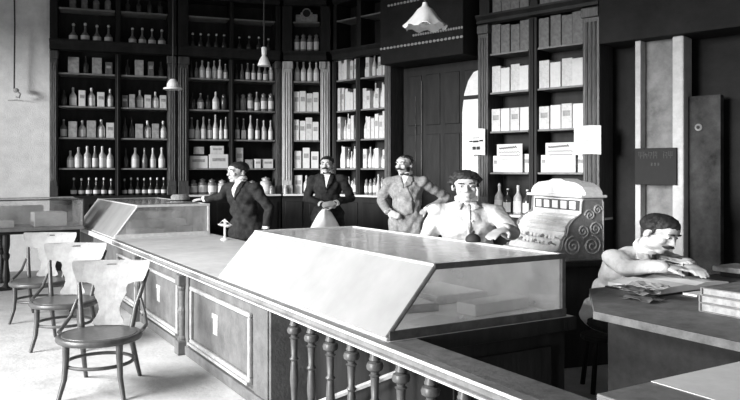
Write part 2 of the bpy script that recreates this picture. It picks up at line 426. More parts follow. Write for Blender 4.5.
row(LW0, LWD, BAY_B, ZS[6], 6, lB, [B('bottle', .25, .055, d, False) for _ in range(4)])
# behind the leaning man
row(LW0, LWD, BAY_C, ZS[0], 0, lC, [B('jar', .28, .085, g), B('jar', .29, .085, g), B('jar', .27, .09, g), B('jar', .26, .1, p)])
row(LW0, LWD, BAY_D, ZS[0], 0, lD, [B('jar', .24, .08, d), B('jar', .24, .08, g), B('jar', .3, .11, p)])
row(LW0, LWD, BAY_C, ZS[1], 1, lC, [B('box', .23, .33, WHITEP, True), B('box', .24, .35, WHITEP, True)])
row(LW0, LWD, BAY_D, ZS[1], 1, lD, [B('box', .36, .14, CARD), B('box', .16, .14, GREYP), B('box', .18, .11, WHITEP), B('box', .18, .2, WHITEP)])
row(LW0, LWD, BAY_C, ZS[1]+.251, 1, '*'+lC, [B('box', .13, .18, GREYP), B('box', .16, .24, CARD)])
row(LW0, LWD, BAY_C, ZS[2], 2, lC, [B('tall', .38, .05, g), B('tall', .35, .045, p), B('tall', .42, .05, p), B('bottle', .36, .05, g), B('tall', .42, .05, p), B('tall', .36, .04, p), B('tall', .42, .04, g)])
row(LW0, LWD, BAY_D, ZS[2], 2, lD, [B('tall', .40, .045, g), B('tall', .40, .045, g), B('tall', .42, .05, p), B('tall', .40, .045, g), B('bottle', .36, .05, p), B('tall', .37, .045, p)])
row(LW0, LWD, BAY_C, ZS[3], 3, lC, [B('bottle', .28, .055, d, False), B('bottle', .30, .06, g), B('bottle', .26, .05, d, False), B('bottle', .34, .065, p), B('jar', .3, .06, d, False)])
row(LW0, LWD, BAY_D, ZS[3], 3, lD, [B('jar', .32, .05, d, False), B('jar', .32, .055, g, False), B('jar', .34, .06, g), B('bottle', .36, .055, g), B('jar', .33, .06, g), B('jar', .33, .055, g)])
row(LW0, LWD, BAY_C, ZS[4], 4, lC, [B('tall', .30, .04, d, False), B('tall', .3, .04, g, False), B('bottle', .31, .05, p), B('bottle', .3, .05, p), B('bottle', .32, .045, p), B('tall', .34, .045, p), B('bottle', .28, .045, g)])
row(LW0, LWD, BAY_D, ZS[4], 4, lD, [B('tall', .28, .04, d, False), B('tall', .28, .04, g, False), B('tall', .3, .045, g), B('tall', .31, .045, g), B('tall', .3, .045, g), B('bottle', .27, .045, g), B('jar', .28, .045, p)])
row(LW0, LWD, BAY_C, ZS[5], 5, lC, [B('carafe', .28, .06, d, False) for _ in range(5)])
row(LW0, LWD, BAY_D, ZS[5], 5, lD, [B('carafe', .26, .06, d, False) for _ in range(4)])
# corner cabinet
w = BAY_E[1]-BAY_E[0]
row(CW0, CWD, BAY_E, ZS[0], 0, lE, [B('box', .34, .15, WHITEP, True), B('bottle', .33, .055, p), B('box', .32, .16, WHITEP)])
row(CW0, CWD, BAY_E, ZS[1], 1, lE, [B('box', .33, .13, CARD), B('box', .38, .13, WHITEP, True), B('box', .32, .14, WHITEP)])
row(CW0, CWD, BAY_E, ZS[2], 2, lE, [B('box', .38, .11, WHITEP, True), B('box', .36, .12, WHITEP), B('box', .40, .13, CARD), B('box', .34, .12, WHITEP)])
row(CW0, CWD, BAY_E, ZS[3], 3, lE, [B('box', .36, .12, WHITEP), B('box', .40, .12, WHITEP, True), B('box', .34, .13, CARD), B('box', .38, .11, WHITEP)])
row(CW0, CWD, BAY_E, ZS[4], 4, lE, [B('bottle', .38, .05, p), B('bottle', .38, .05, p), B('bottle', .36, .05, p), B('bottle', .38, .05, p)])
row(CW0, CWD, BAY_E, ZS[5], 5, lE, [B('jar', .34, .055, g), B('jar', .34, .055, g), B('jar', .34, .055, g), B('jar', .34, .055, g)])
# round-topped bracket clock-like ornament on the top shelf
pt = CW0+CWD*(w/2+BAY_E[0])+CWN*.16
o = MB().box((-.20, -.06, 0), (-.1, .06, .15), .01).box((.1, -.06, 0), (.2, .06, .16), .01).box((-.11, -.07, 0), (.11, .07, .19), .01).lathe([(.08, 0), (.08, .12)], 18, M=Matrix.Translation((0, .06, .19)) @ Matrix.Rotation(PI/2, 4, 'X')).obj('mantel_clock', GREYP, None, (pt.x, pt.y, ZS[6]+.001), math.atan2(CWD.y, CWD.x))
tag(o, 'round-topped ornament like a mantel clock, high on the corner cabinet', 'clock')
MB().lathe([(.07, 0), (.07, .01)], 18, M=Matrix.Translation((0, -.071, .17)) @ Matrix.Rotation(PI/2, 4, 'X')).obj('dial', DARKW, o)
# beside the corner
for bay, nm, k in ((BAY_F, lF, 0), (BAY_G, lG, 1)):
    n = 6
    hs = [.30, .34, .40, .40, .36]
    ww = (bay[1]-bay[0]-.02)/n
    for r in range(5):
        it = []
        for i in range(n):
            q = random.random(); hh = hs[r]*random.uniform(.8, 1.15)
            if r == 0: it.append(B('jar', .3*random.uniform(.8, 1.1), ww*.42, random.choice((g, p, d))))
            elif q < .62: it.append(B('box', hh, ww*.97, random.choice((WHITEP, CARD, CARD)), q < .3))
            else: it.append(B('bottle', hh, ww*.45, random.choice((p, p, g))))
        row(RW0, RWD, bay, ZS[r], r, nm, it)
# behind the register
for bay, nm, k in ((BAY_H, lH, 0), (BAY_I, lI, 1)):
    n = 4; ww = (bay[1]-bay[0]-.03)/n
    bt = [B('bottle', .42, .075, p), B('bottle', .36, .07, d), B('bottle', .44, .075, p), B('bottle', .38, .07, d)][:4]
    row(RW0, RWD, bay, ZR[0], 0, nm, bt)
    row(RW0, RWD, bay, ZR[1], 1, nm, [B('box', .26, (bay[1]-bay[0]-.03)/5, WHITEP) for i in range(5)], inset=.17)
    row(RW0, RWD, bay, ZR[2], 2, nm, [B('box', .34, ww, WHITEP if i % 2 else CARD, i % 2 == 0) for i in range(n)])
    row(RW0, RWD, bay, ZR[3], 3, nm, [B('box', .38, ww, WHITEP if i % 2 else CARD, False) for i in range(n)])
    row(RW0, RWD, bay, ZR[4], 4, nm, [B('box', .42, ww, GREYD, False) for i in range(n)])  # upper boxes in darker card, shade put into their colour
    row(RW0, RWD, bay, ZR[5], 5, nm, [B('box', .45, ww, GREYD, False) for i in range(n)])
    # show card with hand-lettered flourishes standing before the boxes
    c = RW0+RWD*((bay[0]+bay[1])/2)+RWN*.035
    cw = (bay[1]-bay[0])*.66
    o = MB().box((-cw/2, -.006, .0), (cw/2, .006, .30), .002).obj('show_card', WHITEP, None, (c.x, c.y, ZR[1]+.13), math.atan2(RWD.y, RWD.x))
    o.location.z = ZR[1]+.002
    for v in o.data.vertices: v.co.z += .12 if v.co.z > .15 else 0
    tag(o, ('white show card with dark script before boxes, bay next to the smaller notice', 'white show card with dark script before boxes, bay next to the larger notice')[k], 'card')
    q = MB()
    for j, (zz, aa, rr, x0, x1) in enumerate(((.365, .018, .010, -.40, .30), (.30, .012, .006, -.42, .42), (.25, .014, .006, -.36, .40), (.19, .004, .003, -.42, .42))):
        pts = [((x0+(x1-x0)*i/26)*cw, -.009, zz+aa*math.sin(i*1.9+j)+.02*(i/26-.5)*(j == 0)) for i in range(27)]
        q.tube(pts, rr*.7, 5)
    q.obj('lettering', INK, o)
# notices pinned to the pilasters of the register cabinet
def notice(x0, x1, y0, y1, label, curl, marks):
    P0, s0 = hit(RW0, RWD, x0); P1, s1 = hit(RW0, RWD, x1)
    Ym = (P0.y+P1.y)/2; za, zb = zat(y1, Ym), zat(y0, Ym); w_ = s1-s0
    m = MB(); n = 10; vs = []
    for i in range(n+1):
        f = i/n; yy = -.075-curl*(f-.5)**2*4*.25-curl*max(0, f-.7)
        for j in range(2):
            for th in (0, .004): vs.append((f*w_, yy+th, (za, zb)[j]-za+.012*math.sin(f*3)))
    fs = []
    for i in range(n):
        a, b = i*4, i*4+4
        fs += [(a, b, b+2, a+2), (a+1, a+3, b+3, b+1), (a, a+1, b+1, b), (a+2, b+2, b+3, a+3)]
    fs += [(0, 2, 3, 1), (n*4, n*4+1, n*4+3, n*4+2)]
    m._add(vs, fs)
    o = m.obj('wall_notice', WHITEP, None, (P0.x, P0.y, za), math.atan2(RWD.y, RWD.x)); P = RW0+RWD*s0; o.location = (P.x, P.y, za); tag(o, label, 'notice')
    q = MB()
    for (fx, fz, fw, fh) in marks:
        yy = -.075-curl*(fx+fw/2-.5)**2-.012
        q.box((fx*w_, yy-.002, fz*(zb-za)), ((fx+fw)*w_, yy, (fz+fh)*(zb-za)))
    if marks: q.obj('print', INK, o)
    return o
notice(470.5, 488, 129.5, 155.5, 'small white notice with few dark words, on pilaster above the standing clerk', .01,
       [(.12, .52, .18, .05), (.34, .50, .3, .07), (.70, .53, .2, .06), (.3, .22, .18, .12), (.54, .22, .18, .12), (.3, .66, .4, .02)])
notice(577, 604.5, 126.5, 155, 'larger blank-looking white sheet pinned over the pilaster above the register', .05,
       [(.15, .8-.1*i, .35+.3*random.random(), .006) for i in range(7)])

# ------------------------------------------------------------------ dark doorway, carved frieze, pale arch jamb
P, D = RW0, RWD; rzR = math.atan2(D.y, D.x)
def rw(s, off, z=0): q = RW0+RWD*s+RWN*off; return (q.x, q.y, z)
o = struct(MB().box((0, 0, 0), (s476-s391-.06, .12, 3.45), .004).obj('door_1', DARKW, None, rw(s391+.03, .28), rzR), 'dark panelled double door in the doorway behind the moustached man')
q = MB(); L = s476-s391-.06
for i in range(4):
    x0 = .06+i*(L-.12)/4
    for (z0, z1) in ((.25, 1.1), (1.3, 2.3), (2.45, 3.3)):
        q.box((x0+.05, -.018, z0), (x0+(L-.12)/4-.05, .004, z1), .012)
q.obj('raised_panel', DARKW, o)
MB().tube([(L*.25, -.028, 1.1), (L*.25, -.028, 3.2)], .008, 6).tube([(L*.17, -.028, 1.1), (L*.17, -.028, 2.95)], .005, 6).obj('door_bar', PILW, o)
# pale arch reveal
s468, s475 = S(P, D, 460), S(P, D, 477.6)
poly = [(0, 0), (s475-s468, 0), (s475-s468, 3.25), ((s475-s468)*.65, 3.22), ((s475-s468)*.35, 3.1), ((s475-s468)*.12, 2.9), (0, 2.6)]
o = struct(MB().prism(poly, 0, .10, 1).obj('trim_1', PLASTER, None, rw(s468, .06), rzR), 'pale rounded arch jamb beside the register cabinet')
MB().box((-.006, -.02, 2.80), (s475-s468-.02, .0, 2.86), .006).obj('impost', DARKW, o)
# carved frieze above the doorway
sa, sb = S(P, D, 392), S(P, D, 476)
o = struct(MB().box((0, -.30, 3.46), (sb-sa-.03, .38, 4.9), .01).obj('trim_2', DARKWALL, None, rw(sa, 0), rzR), 'dark carved frieze over the doorway')
q = MB(); L = sb-sa-.03
for zc, x0, x1, st in ((3.72, 0.0, 1.0, .075), (3.86, .42, 1.0, .05), (4.42, .1, .5, .07)):
    x = x0*L
    while x < x1*L:
        q.ell((x+st*.4, -.305, zc), (st*.42, .014, .022), None, 8, 6); x += st
q.obj('carved_beading', mat('worn_gilt_beading', .38, .5, .3, 60), o)

# right end: dark opening, grey recess between pale strips, hanging black sign
sa, sb, sc1, sd, se = S(P, D, 635), S(P, D, 640.5), S(P, D, 672), S(P, D, 683.5), S(P, D, 716)
struct(MB().box((0, 0, 0), (sb-sa, .3, 3.379), .01).obj('trim_3', mat('pale_strip', .48, .7, .12, 8), None, rw(sa, .0), rzR), 'narrow pale upright strip beside the dark opening')
struct(MB().box((0, 0, 0), (sd-sc1, .3, 3.379), .02).obj('trim_4', MATS['pale_strip'], None, rw(sc1, .0), rzR), 'pale upright pilaster behind the writing man')
struct(MB().box((0, 0, 0), (sc1-sb, .12, 3.379)).obj('wall_1', mat('grey_recess', .20, .9, .3, 3), None, rw(sb, .16), rzR), 'grey wall recess behind the black sign')
struct(MB().box((0, 0, 0), (se-sd, .12, 2.62)).obj('wall_2', mat('stained_panel', .045, .9, .5, 2.5), None, rw(sd, .16), rzR), 'stained dim wall panel')
s6 = S(P, D, 602)
struct(MB().box((0, -.10, 3.38), (8.9-s6, .44, CEIL-.001), .01).obj('trim_fade', DARKWALL, None, rw(s6, 0), rzR), 'added dark band for the light fade above the recess at the right')  # added dark beam stands in for light fading above the recess
o = thing('wall_hook', 'small round hook plate on the stained wall panel', 'hook', rw(S(P, D, 694), .157, zat(129, 9.5)), rzR)
MB().lathe([(.045, 0), (.045, .008), (.03, .014), (.03, .016)], 14, M=Matrix.Rotation(PI/2, 4, 'X')).obj('plate', GREYWALL, o)
MB().ell((0, -.02, 0), (.022, .012, .022), None, 12, 8).obj('knob', INK, o)
s0, s1 = S(P, D, 636), S(P, D, 677.5)
Ym = (RW0+RWD*s0).y; za, zb = zat(184.5, Ym), zat(148.5, Ym)
o = MB().box((0, 0, 0), (s1-s0, .03, zb-za), .004).obj('hanging_sign', SIGNM, None, rw(s0, -.04, za), rzR)
tag(o, 'black hanging sign with faint worn lettering behind the writing man', 'sign')
W_ = s1-s0; hh = zb-za
for word in ((0, 1, 2, 3), (5, 6)):
    q = MB()
    for i in word:
        x = W_*(.10+.12*i); z = hh*.78
        for k in range(3): q.box((x+.02*k, -.003, z-.03*((i+k) % 2)), (x+.008+.02*k, -.0005, z+.06-.02*((i*k) % 3)))
        q.box((x, -.003, z+.02*(i % 3)), (x+.05, -.0005, z+.02*(i % 3)+.007))
    q.obj('faded_lettering', CHALK, o)
q = MB()
for i in range(3): q.box((W_*(.40+.08*i), -.003, hh*.52), (W_*(.44+.08*i), -.0005, hh*.60))
q.obj('faded_lettering', CHALK, o)

# ------------------------------------------------------------------ hanging cord on the pale wall
pw, sw_ = hit(LW0+LWN*.20, LWD, 15)
o = thing('bell_pull', 'dark cord with small pull handle hanging before the pale wall', 'cord', (pw.x+.03, pw.y-.09, zat(97, pw.y)))
top = CEIL-zat(97, pw.y)-.001
MB().tube([(0, 0, .12), (.01, 0, 1.2), (-.005, 0, 2.2), (0, 0, top)], .012, 6).obj('cord', CORDM, o)
MB().tube([(0, 0, .12), (.05, 0, .09), (.10, 0, .04), (.08, 0, -.02), (.03, 0, -.01)], .016, 6).ell((.03, 0, .10), (.05, .03, .04), None, 10, 8).obj('pull_handle', GREYP, o)
MB().tube([(-.14, .06, -.06), (.02, .06, -.05), (.12, .06, -.07)], .007, 6).obj('hook_bar', GREYP, o)

# ------------------------------------------------------------------ main counter
UF, UB = 1.931, 3.33          # front edge and back edge (u)
VE, VC = 9.74, 3.18           # far end, end below the big case
CT, CB = .80, .733
rz = PHI
def cloc(u, v, z=0): q = uv(u, v, z); return (q.x, q.y, q.z)
# worktop: one continuous board with moulded edge, narrowing to a ledge near the camera
t = thing('counter_worktop', 'long pale counter worktop with moulded edge under the big showcase', 'worktop', cloc(0, 0), rz)
# moulded edge profile (u, z)
ep = [(UF+.02, CB), (UF+.004, CB+.002), (UF, CB+.006), (UF, CB+.016), (UF+.016, CB+.020), (UF+.016, CB+.046), (UF, CB+.050), (UF-.002, CT-.004), (UF+.004, CT), (UF+.06, CT), (UF+.06, CB)]
m = MB(); m.prism(ep, .4, VE, 1); m.obj('moulded_edge', LEDGEW, t)
m = MB(); m.box((UF+.0605, VC, CB), (UB, VE, CT), .004); m.obj('top_board', TOPM, t)
MB().box((2.1705, VC-.02, CB-.01), (UB, VC-.0005, CT+.001), .003).obj('end_edge', DARKW, t)
MB().box((UF+.0605, .4, CB), (2.17, VC-.001, CT), .004).obj('narrow_ledge', mat('dull_ledge_wood', .13, .55, .3, 9, .15, 40), t)
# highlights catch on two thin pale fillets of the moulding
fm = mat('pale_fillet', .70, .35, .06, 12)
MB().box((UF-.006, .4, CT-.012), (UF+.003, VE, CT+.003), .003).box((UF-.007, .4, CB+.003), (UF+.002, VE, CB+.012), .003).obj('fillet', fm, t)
# panelled cabinet below the worktop
t = thing('counter_cabinet', 'panelled wooden counter front behind the row of chairs', 'counter', cloc(0, 0), rz)
v0, v1, uf = 4.67, 9.68, UF+.045
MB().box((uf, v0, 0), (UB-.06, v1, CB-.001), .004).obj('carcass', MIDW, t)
MB().box((uf-.03, v0+.02, 0), (uf-.001, v1, .085), .006).obj('plinth', MIDW, t)
pan = [(5.0, 6.46), (6.86, 8.20), (8.55, 9.55)]
for (a, b) in pan:
    q = MB(); z0, z1 = .135, .645
    q.box((uf-.004, a+.05, z0+.05), (uf+.001, b-.05, z1-.05), .002)
    pn = q.obj('door_panel', MIDW, t)
    q = MB()
    for (aa, bb, zz0, zz1) in ((a, b, z1-.035, z1), (a, b, z0, z0+.04), (a, a+.04, z0+.04, z1-.035), (b-.04, b, z0+.04, z1-.035)):
        q.box((uf-.03, aa, zz0), (uf+.001, bb, zz1), .01)
    q.box((uf-.05, a, z0-.012), (uf, b, z0+.012), .006)
    q.obj('moulding', mat('worn_moulding', .34, .5, .2, 14), pn)
    q = MB(); cm = a+(b-a)*.56
    q.box((uf-.012, cm-.07, .46), (uf+.001, cm+.07, .50), .003); q.box((uf-.008, cm-.055, .33), (uf+.001, cm+.055, .455), .003)
    q.obj('label_plate', mat('pale_plate', .45, .6, .2, 30), pn)
for a in (4.70, 6.53, 8.25):
    wq = .25 if a < 5 else .24
    q = MB()
    if a > 5:
        q.box((uf-.02, a, .0), (uf+.001, a+wq, CB-.004), .006)
        q.lathe([(.045, .13), (.05, .15), (.03, .17), (.034, .36), (.044, .40), (.03, .44), (.034, .58), (.05, .61), (.045, .63)], 12, c=(uf-.035, a+wq/2, 0))
        q.box((uf-.095, a+wq/2-.06, .0), (uf-.015, a+wq/2+.06, .13), .01); q.box((uf-.09, a+wq/2-.055, .63), (uf-.015, a+wq/2+.055, CB-.004), .01)
    else: q.box((uf-.012, a, .0), (uf+.001, a+wq, CB-.004), .004)
    q.obj('pilaster', MIDW, t)
# dark counter body below the big showcase
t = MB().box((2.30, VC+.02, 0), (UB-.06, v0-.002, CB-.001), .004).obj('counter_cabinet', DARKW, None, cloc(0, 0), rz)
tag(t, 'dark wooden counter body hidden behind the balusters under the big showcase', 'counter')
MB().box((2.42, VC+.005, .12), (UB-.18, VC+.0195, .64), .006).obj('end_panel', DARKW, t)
# balustrade
t = thing('counter_balustrade', 'row of turned wooden balusters carrying the near end of the counter', 'balustrade', cloc(0, 0), rz)
BALM = mat('turned_baluster_wood', .085, .4, .25, 16, spec=.5)
bp = [(.034, .06), (.034, .12), (.026, .13), (.030, .15), (.020, .17), (.024, .24), (.032, .32), (.026, .42), (.022, .44), (.034, .455), (.022, .47), (.026, .56), (.028, .585), (.038, .592), (.024, .60), (.026, .612), (.044, .625), (.048, .643), (.042, .66), (.026, .667), (.036, .675), (.036, .682), (.030, .690), (.032, CB-.001)]
bal_me = MB().lathe([(r_*(.88 if r_ < .04 else .98), z_) for r_, z_ in bp], 14).mesh('baluster', BALM, True)
for i in range(15):
    v = 4.35-.255*i
    b = bpy.data.objects.new('baluster', bal_me); COL.objects.link(b); b.parent = t; b.location = (UF+.075, v, 0)
MB().box((UF+.02, .55, 0), (UF+.13, 4.66, .058), .008).obj('bottom_rail', MIDW, t)
# loose pale slats lying behind the balusters
q1 = at(324, 390, 4.75); q2 = at(371, 381, 4.75)
def slat(u0, v0_, z0, u1, v1_, z1, label):
    a, b = uv(u0, v0_, z0), uv(u1, v1_, z1); o = thing('wooden_slat', label, 'slat', tuple(a))
    dd = (b-a)
    m_ = MB().tube([(0, 0, 0), tuple(dd)], .016, 4); m_.obj('batten', mat('pale_slat', .45, .7, .2, 12), o)
    return o
o = slat(2.12, 4.60, .018, 2.25, 3.45, .55, 'pale wooden slat leaning behind the balusters')

# ------------------------------------------------------------------ glass showcases on the counter
def showcase(name, label, v0, v1, ztop, u0, ut, u1, z0, dark_end=True):
    """sloped-front glass case: profile u0 (front foot) - ut (front top) - u1 (back)"""
    t = thing(name, label, 'showcase', cloc(0, 0), rz)
    zb = z0+.014
    q = MB(); q.box((u0, v0, z0), (u1, v1, zb), .004); q.obj('base_board', RAILP, t)
    MB().box((u0+.014, v0-.012, z0), (u1+.004, v0-.0005, z0+.05), .004).obj('end_skirting', RAILD if dark_end else RAILP, t)
    MB().box((u0+.03, v0+.03, zb+.0005), (u1-.03, v1-.03, zb+.006)).obj('base_lining', LINEN, t)
    th = .006
    # front slope
    dirv = Vector((ut-u0, 0, ztop-zb)); L = dirv.length; ay = dirv/L
    MB().panel([(0, 0), (v1-v0-.02, 0), (v1-v0-.02, L-.012), (0, L-.012)], Vector((u0+.012, v0+.01, zb)), Vector((0, 1, 0)), ay, th).obj('front_pane', G_FRONT, t)
    MB().box((ut+.012, v0+.012, ztop-.010), (u1-.012, v1-.012, ztop-.004)).obj('top_pane', G_TOP, t)
    pr = [(u0+.03, zb+.001), (u1-.016, zb+.001), (u1-.016, ztop-.012), (ut+.012, ztop-.012)]
    MB().prism(pr, v0+.006, v0+.012, 1).obj('end_pane', G_END if dark_end else dusty_glass('cleaner_glass', .15, .85), t)
    MB().prism(pr, v1-.012, v1-.006, 1).obj('end_pane', G_END, t)
    MB().box((u1-.012, v0+.02, zb+.001), (u1-.006, v1-.02, ztop-.012)).obj('back_pane', G_CLEAR, t)
    # frame
    r = .013
    def bar(a, b, m, nm, k=r):
        MB().tube([a, b], k, 4).obj(nm, m, t)
    MB().box((ut-.01, v0, ztop-.012), (ut+.014, v1, ztop+.004), .003).obj('top_rail', RAILP, t)
    MB().box((u1-.018, v0, ztop-.012), (u1+.004, v1, ztop+.004), .003).obj('top_rail', RAILP, t)
    MB().box((ut-.012, v0-.004, ztop-.026), (u1+.006, v0+.014, ztop+.006), .003).obj('end_rail', RAILD if dark_end else RAILP, t)
    MB().box((ut-.01, v1-.014, ztop-.012), (u1+.004, v1+.002, ztop+.004), .003).obj('end_rail', RAILP, t)
    for v, m in ((v0+.008, RAILD if dark_end else RAILP), (v1-.008, RAILP)):
        MB().tube([(u0+.012, v, zb), (ut, v, ztop-.01)], .012, 6).obj('slope_bar', m, t)
        MB().box((u1-.026, v-.012, zb), (u1+.004, v+.012, ztop-.012), .003).obj('back_post', m, t)
    return t
CASE = dict(u0=1.995, ut=2.315, u1=3.27)
showcase('glass_showcase', 'long sloped glass showcase on the main counter, dark rail at its near end', 3.20, 5.80, 1.175, z0=CT+.001, **CASE)
# second counter stretch and case at the far end
t = thing('counter_cabinet', 'far counter body beneath the smaller glass showcase', 'counter', cloc(0, 0), rz)
MB().box((UF+.07, 9.80, 0), (UB-.05, 12.62, CB-.001), .004).obj('carcass', MIDW, t)
MB().box((UF, 9.78, CB), (UB, 12.66, CT), .006).obj('top_board', TOPM, t)
showcase('glass_showcase', 'smaller sloped glass showcase at the far end beside the leaning man', 9.84, 12.6, 1.225, 1.97, 2.28, 3.25, CT+.001, dark_end=False)
def inside(name, label, cat, u, v, z, du, dv, h, m, yaw=0.0, group=None, lid=False):
    o = MB().box((-du/2, -dv/2, 0), (du/2, dv/2, h), min(.006, h*.3)).obj(name, m, None, cloc(u, v, z), rz+yaw)
    tag(o, label, cat, group)
    if lid: MB().box((-du/2+.02, -dv/2+.02, h+.0005), (du/2-.02, dv/2-.02, h+.004)).obj('paper_lining', LINEN, o)
    return o
zi = CT+.001+.014+.0075
inside('display_tray', 'long white tray in the big showcase by the near glass end', 'tray', 2.95, 3.48, zi, .48, .16, .07, WHITEP, .12)
inside('paper_sheet', 'loose white paper sheet in the big showcase near the slope', 'paper', 2.45, 3.40, zi, .30, .22, .004, WHITEP, .4)
inside('card_box', 'flat grey box in the big showcase behind the loose sheet', 'box', 2.52, 3.80, zi, .30, .30, .045, GREYP, -.15, lid=True)
inside('display_tray', 'pale flat tray in the middle of the big showcase', 'tray', 2.95, 4.05, zi, .44, .5, .05, CARD, .05, lid=True)
inside('display_tray', 'broad pale tray lying past the middle of the big showcase', 'tray', 2.70, 4.75, zi, .6, .45, .05, CARD, -.08, lid=True)
inside('card_box', 'pale low box against the back of the big showcase', 'box', 3.03, 5.25, zi, .3, .34, .10, CARD, .1)
inside('card_box', 'small grey box at the far end of the big showcase', 'box', 2.60, 5.45, zi, .34, .25, .07, GREYP, .3)
zi2 = zi
inside('display_tray', 'white tray at the near glass end of the smaller showcase', 'tray', 2.45, 10.15, zi2, .42, .30, .07, WHITEP, .2)
inside('card_box', 'grey box in the smaller showcase by the leaning man', 'box', 3.0, 10.2, zi2, .22, .24, .09, GREYP, -.2)
inside('display_tray', 'white card tray standing in the middle of the smaller showcase', 'tray', 2.72, 10.62, zi2, .8, .26, .16, WHITEP, .05)
inside('card_box', 'pale box behind the white card tray in the smaller showcase', 'box', 2.75, 11.0, zi2, .7, .3, .26, CARD, -.05)
inside('paper_sheet', 'white paper lying at the back of the smaller showcase', 'paper', 2.7, 11.6, zi2, .4, .4, .006, WHITEP, .4)
inside('card_box', 'dim box deep inside the smaller showcase', 'box', 2.6, 12.15, zi2, .4, .4, .12, DIMP, .2)
# dark round thing on the back rail in front of the clerk
cp = uv(3.20, 4.06+.66, 1.181)
# cross showcase on turned legs at the left
t = thing('table_showcase', 'low glass table showcase on turned legs against the pale wall', 'showcase', cloc(0, 0), rz)
tz, vf, vb, ua, ub = .875, 11.35, 12.35, -1.6, 1.86
MB().box((ua, vf, tz-.05), (ub, vb, tz), .008).obj('table_top', LEDGEW, t)
MB().box((ua+.05, vf+.04, tz-.09), (ub-.05, vb-.04, tz-.051), .006).obj('apron', DARKW, t)
lp = [(.03, 0), (.05, .02), (.055, .06), (.03, .09), (.045, .14), (.05, .2), (.035, .34), (.03, .42), (.045, .46), (.05, .50), (.03, .53), (.045, .6), (.05, .64), (.05, tz-.092)]
for (u, v) in ((ua+.1, vf+.1), (.84, vf+.1), (ub-.1, vf+.1), (ua+.1, vb-.1), (.84, vb-.1), (ub-.1, vb-.1)):
    MB().lathe(lp, 12).obj('leg', DARKW, t, (u, v, 0))
MB().box((ua+.1, vf+.05, .001), (ub-.1, vf+.14, .05), .01).obj('foot_rail', DARKW, t)
zt = 1.27
MB().box((ua+.01, vf+.02, tz+.001), (ub-.01, vf+.026, zt)).obj('front_pane', dusty_glass('cleaner_glass', .15, .85), t)
MB().box((ua+.01, vf+.03, zt-.008), (ub-.01, vb-.02, zt-.002)).obj('top_pane', G_TOP, t)
MB().box((ub-.016, vf+.03, tz+.001), (ub-.01, vb-.02, zt-.01)).obj('end_pane', G_END, t)
MB().box((ua, vf+.012, zt-.012), (ub, vf+.032, zt+.006), .003).obj('rail', RAILD, t)
MB().box((ua, vb-.03, zt-.012), (ub, vb-.01, zt+.006), .003).obj('rail', RAILP, t)
for u in (ua, ub-.02): MB().box((u, vf+.012, tz+.001), (u+.02, vf+.032, zt-.013), .003).obj('corner_post', RAILD, t)
for k, (u, v, du, dv, h, m, nm, lb) in enumerate((
        (.75, 11.62, .40, .24, .10, WHITEP, 'card_box', 'white box by the front glass of the table showcase'),
        (1.42, 11.68, .44, .34, .20, WHITEP, 'display_tray', 'heaped white tray filling the table showcase end near the slope'),
        (.42, 11.65, .14, .1, .07, GREYP, 'card_box', 'small grey packet beside the white box in the table showcase'),
        (1.0, 12.19, .8, .16, .28, WHITEP, 'card_box', 'tall white box at the back of the table showcase'))):
    o = inside(nm, lb, 'tray' if 'tray' in nm else 'box', u, v, tz+.002, du, dv, h, m, .05*k, lid=('tray' in nm))

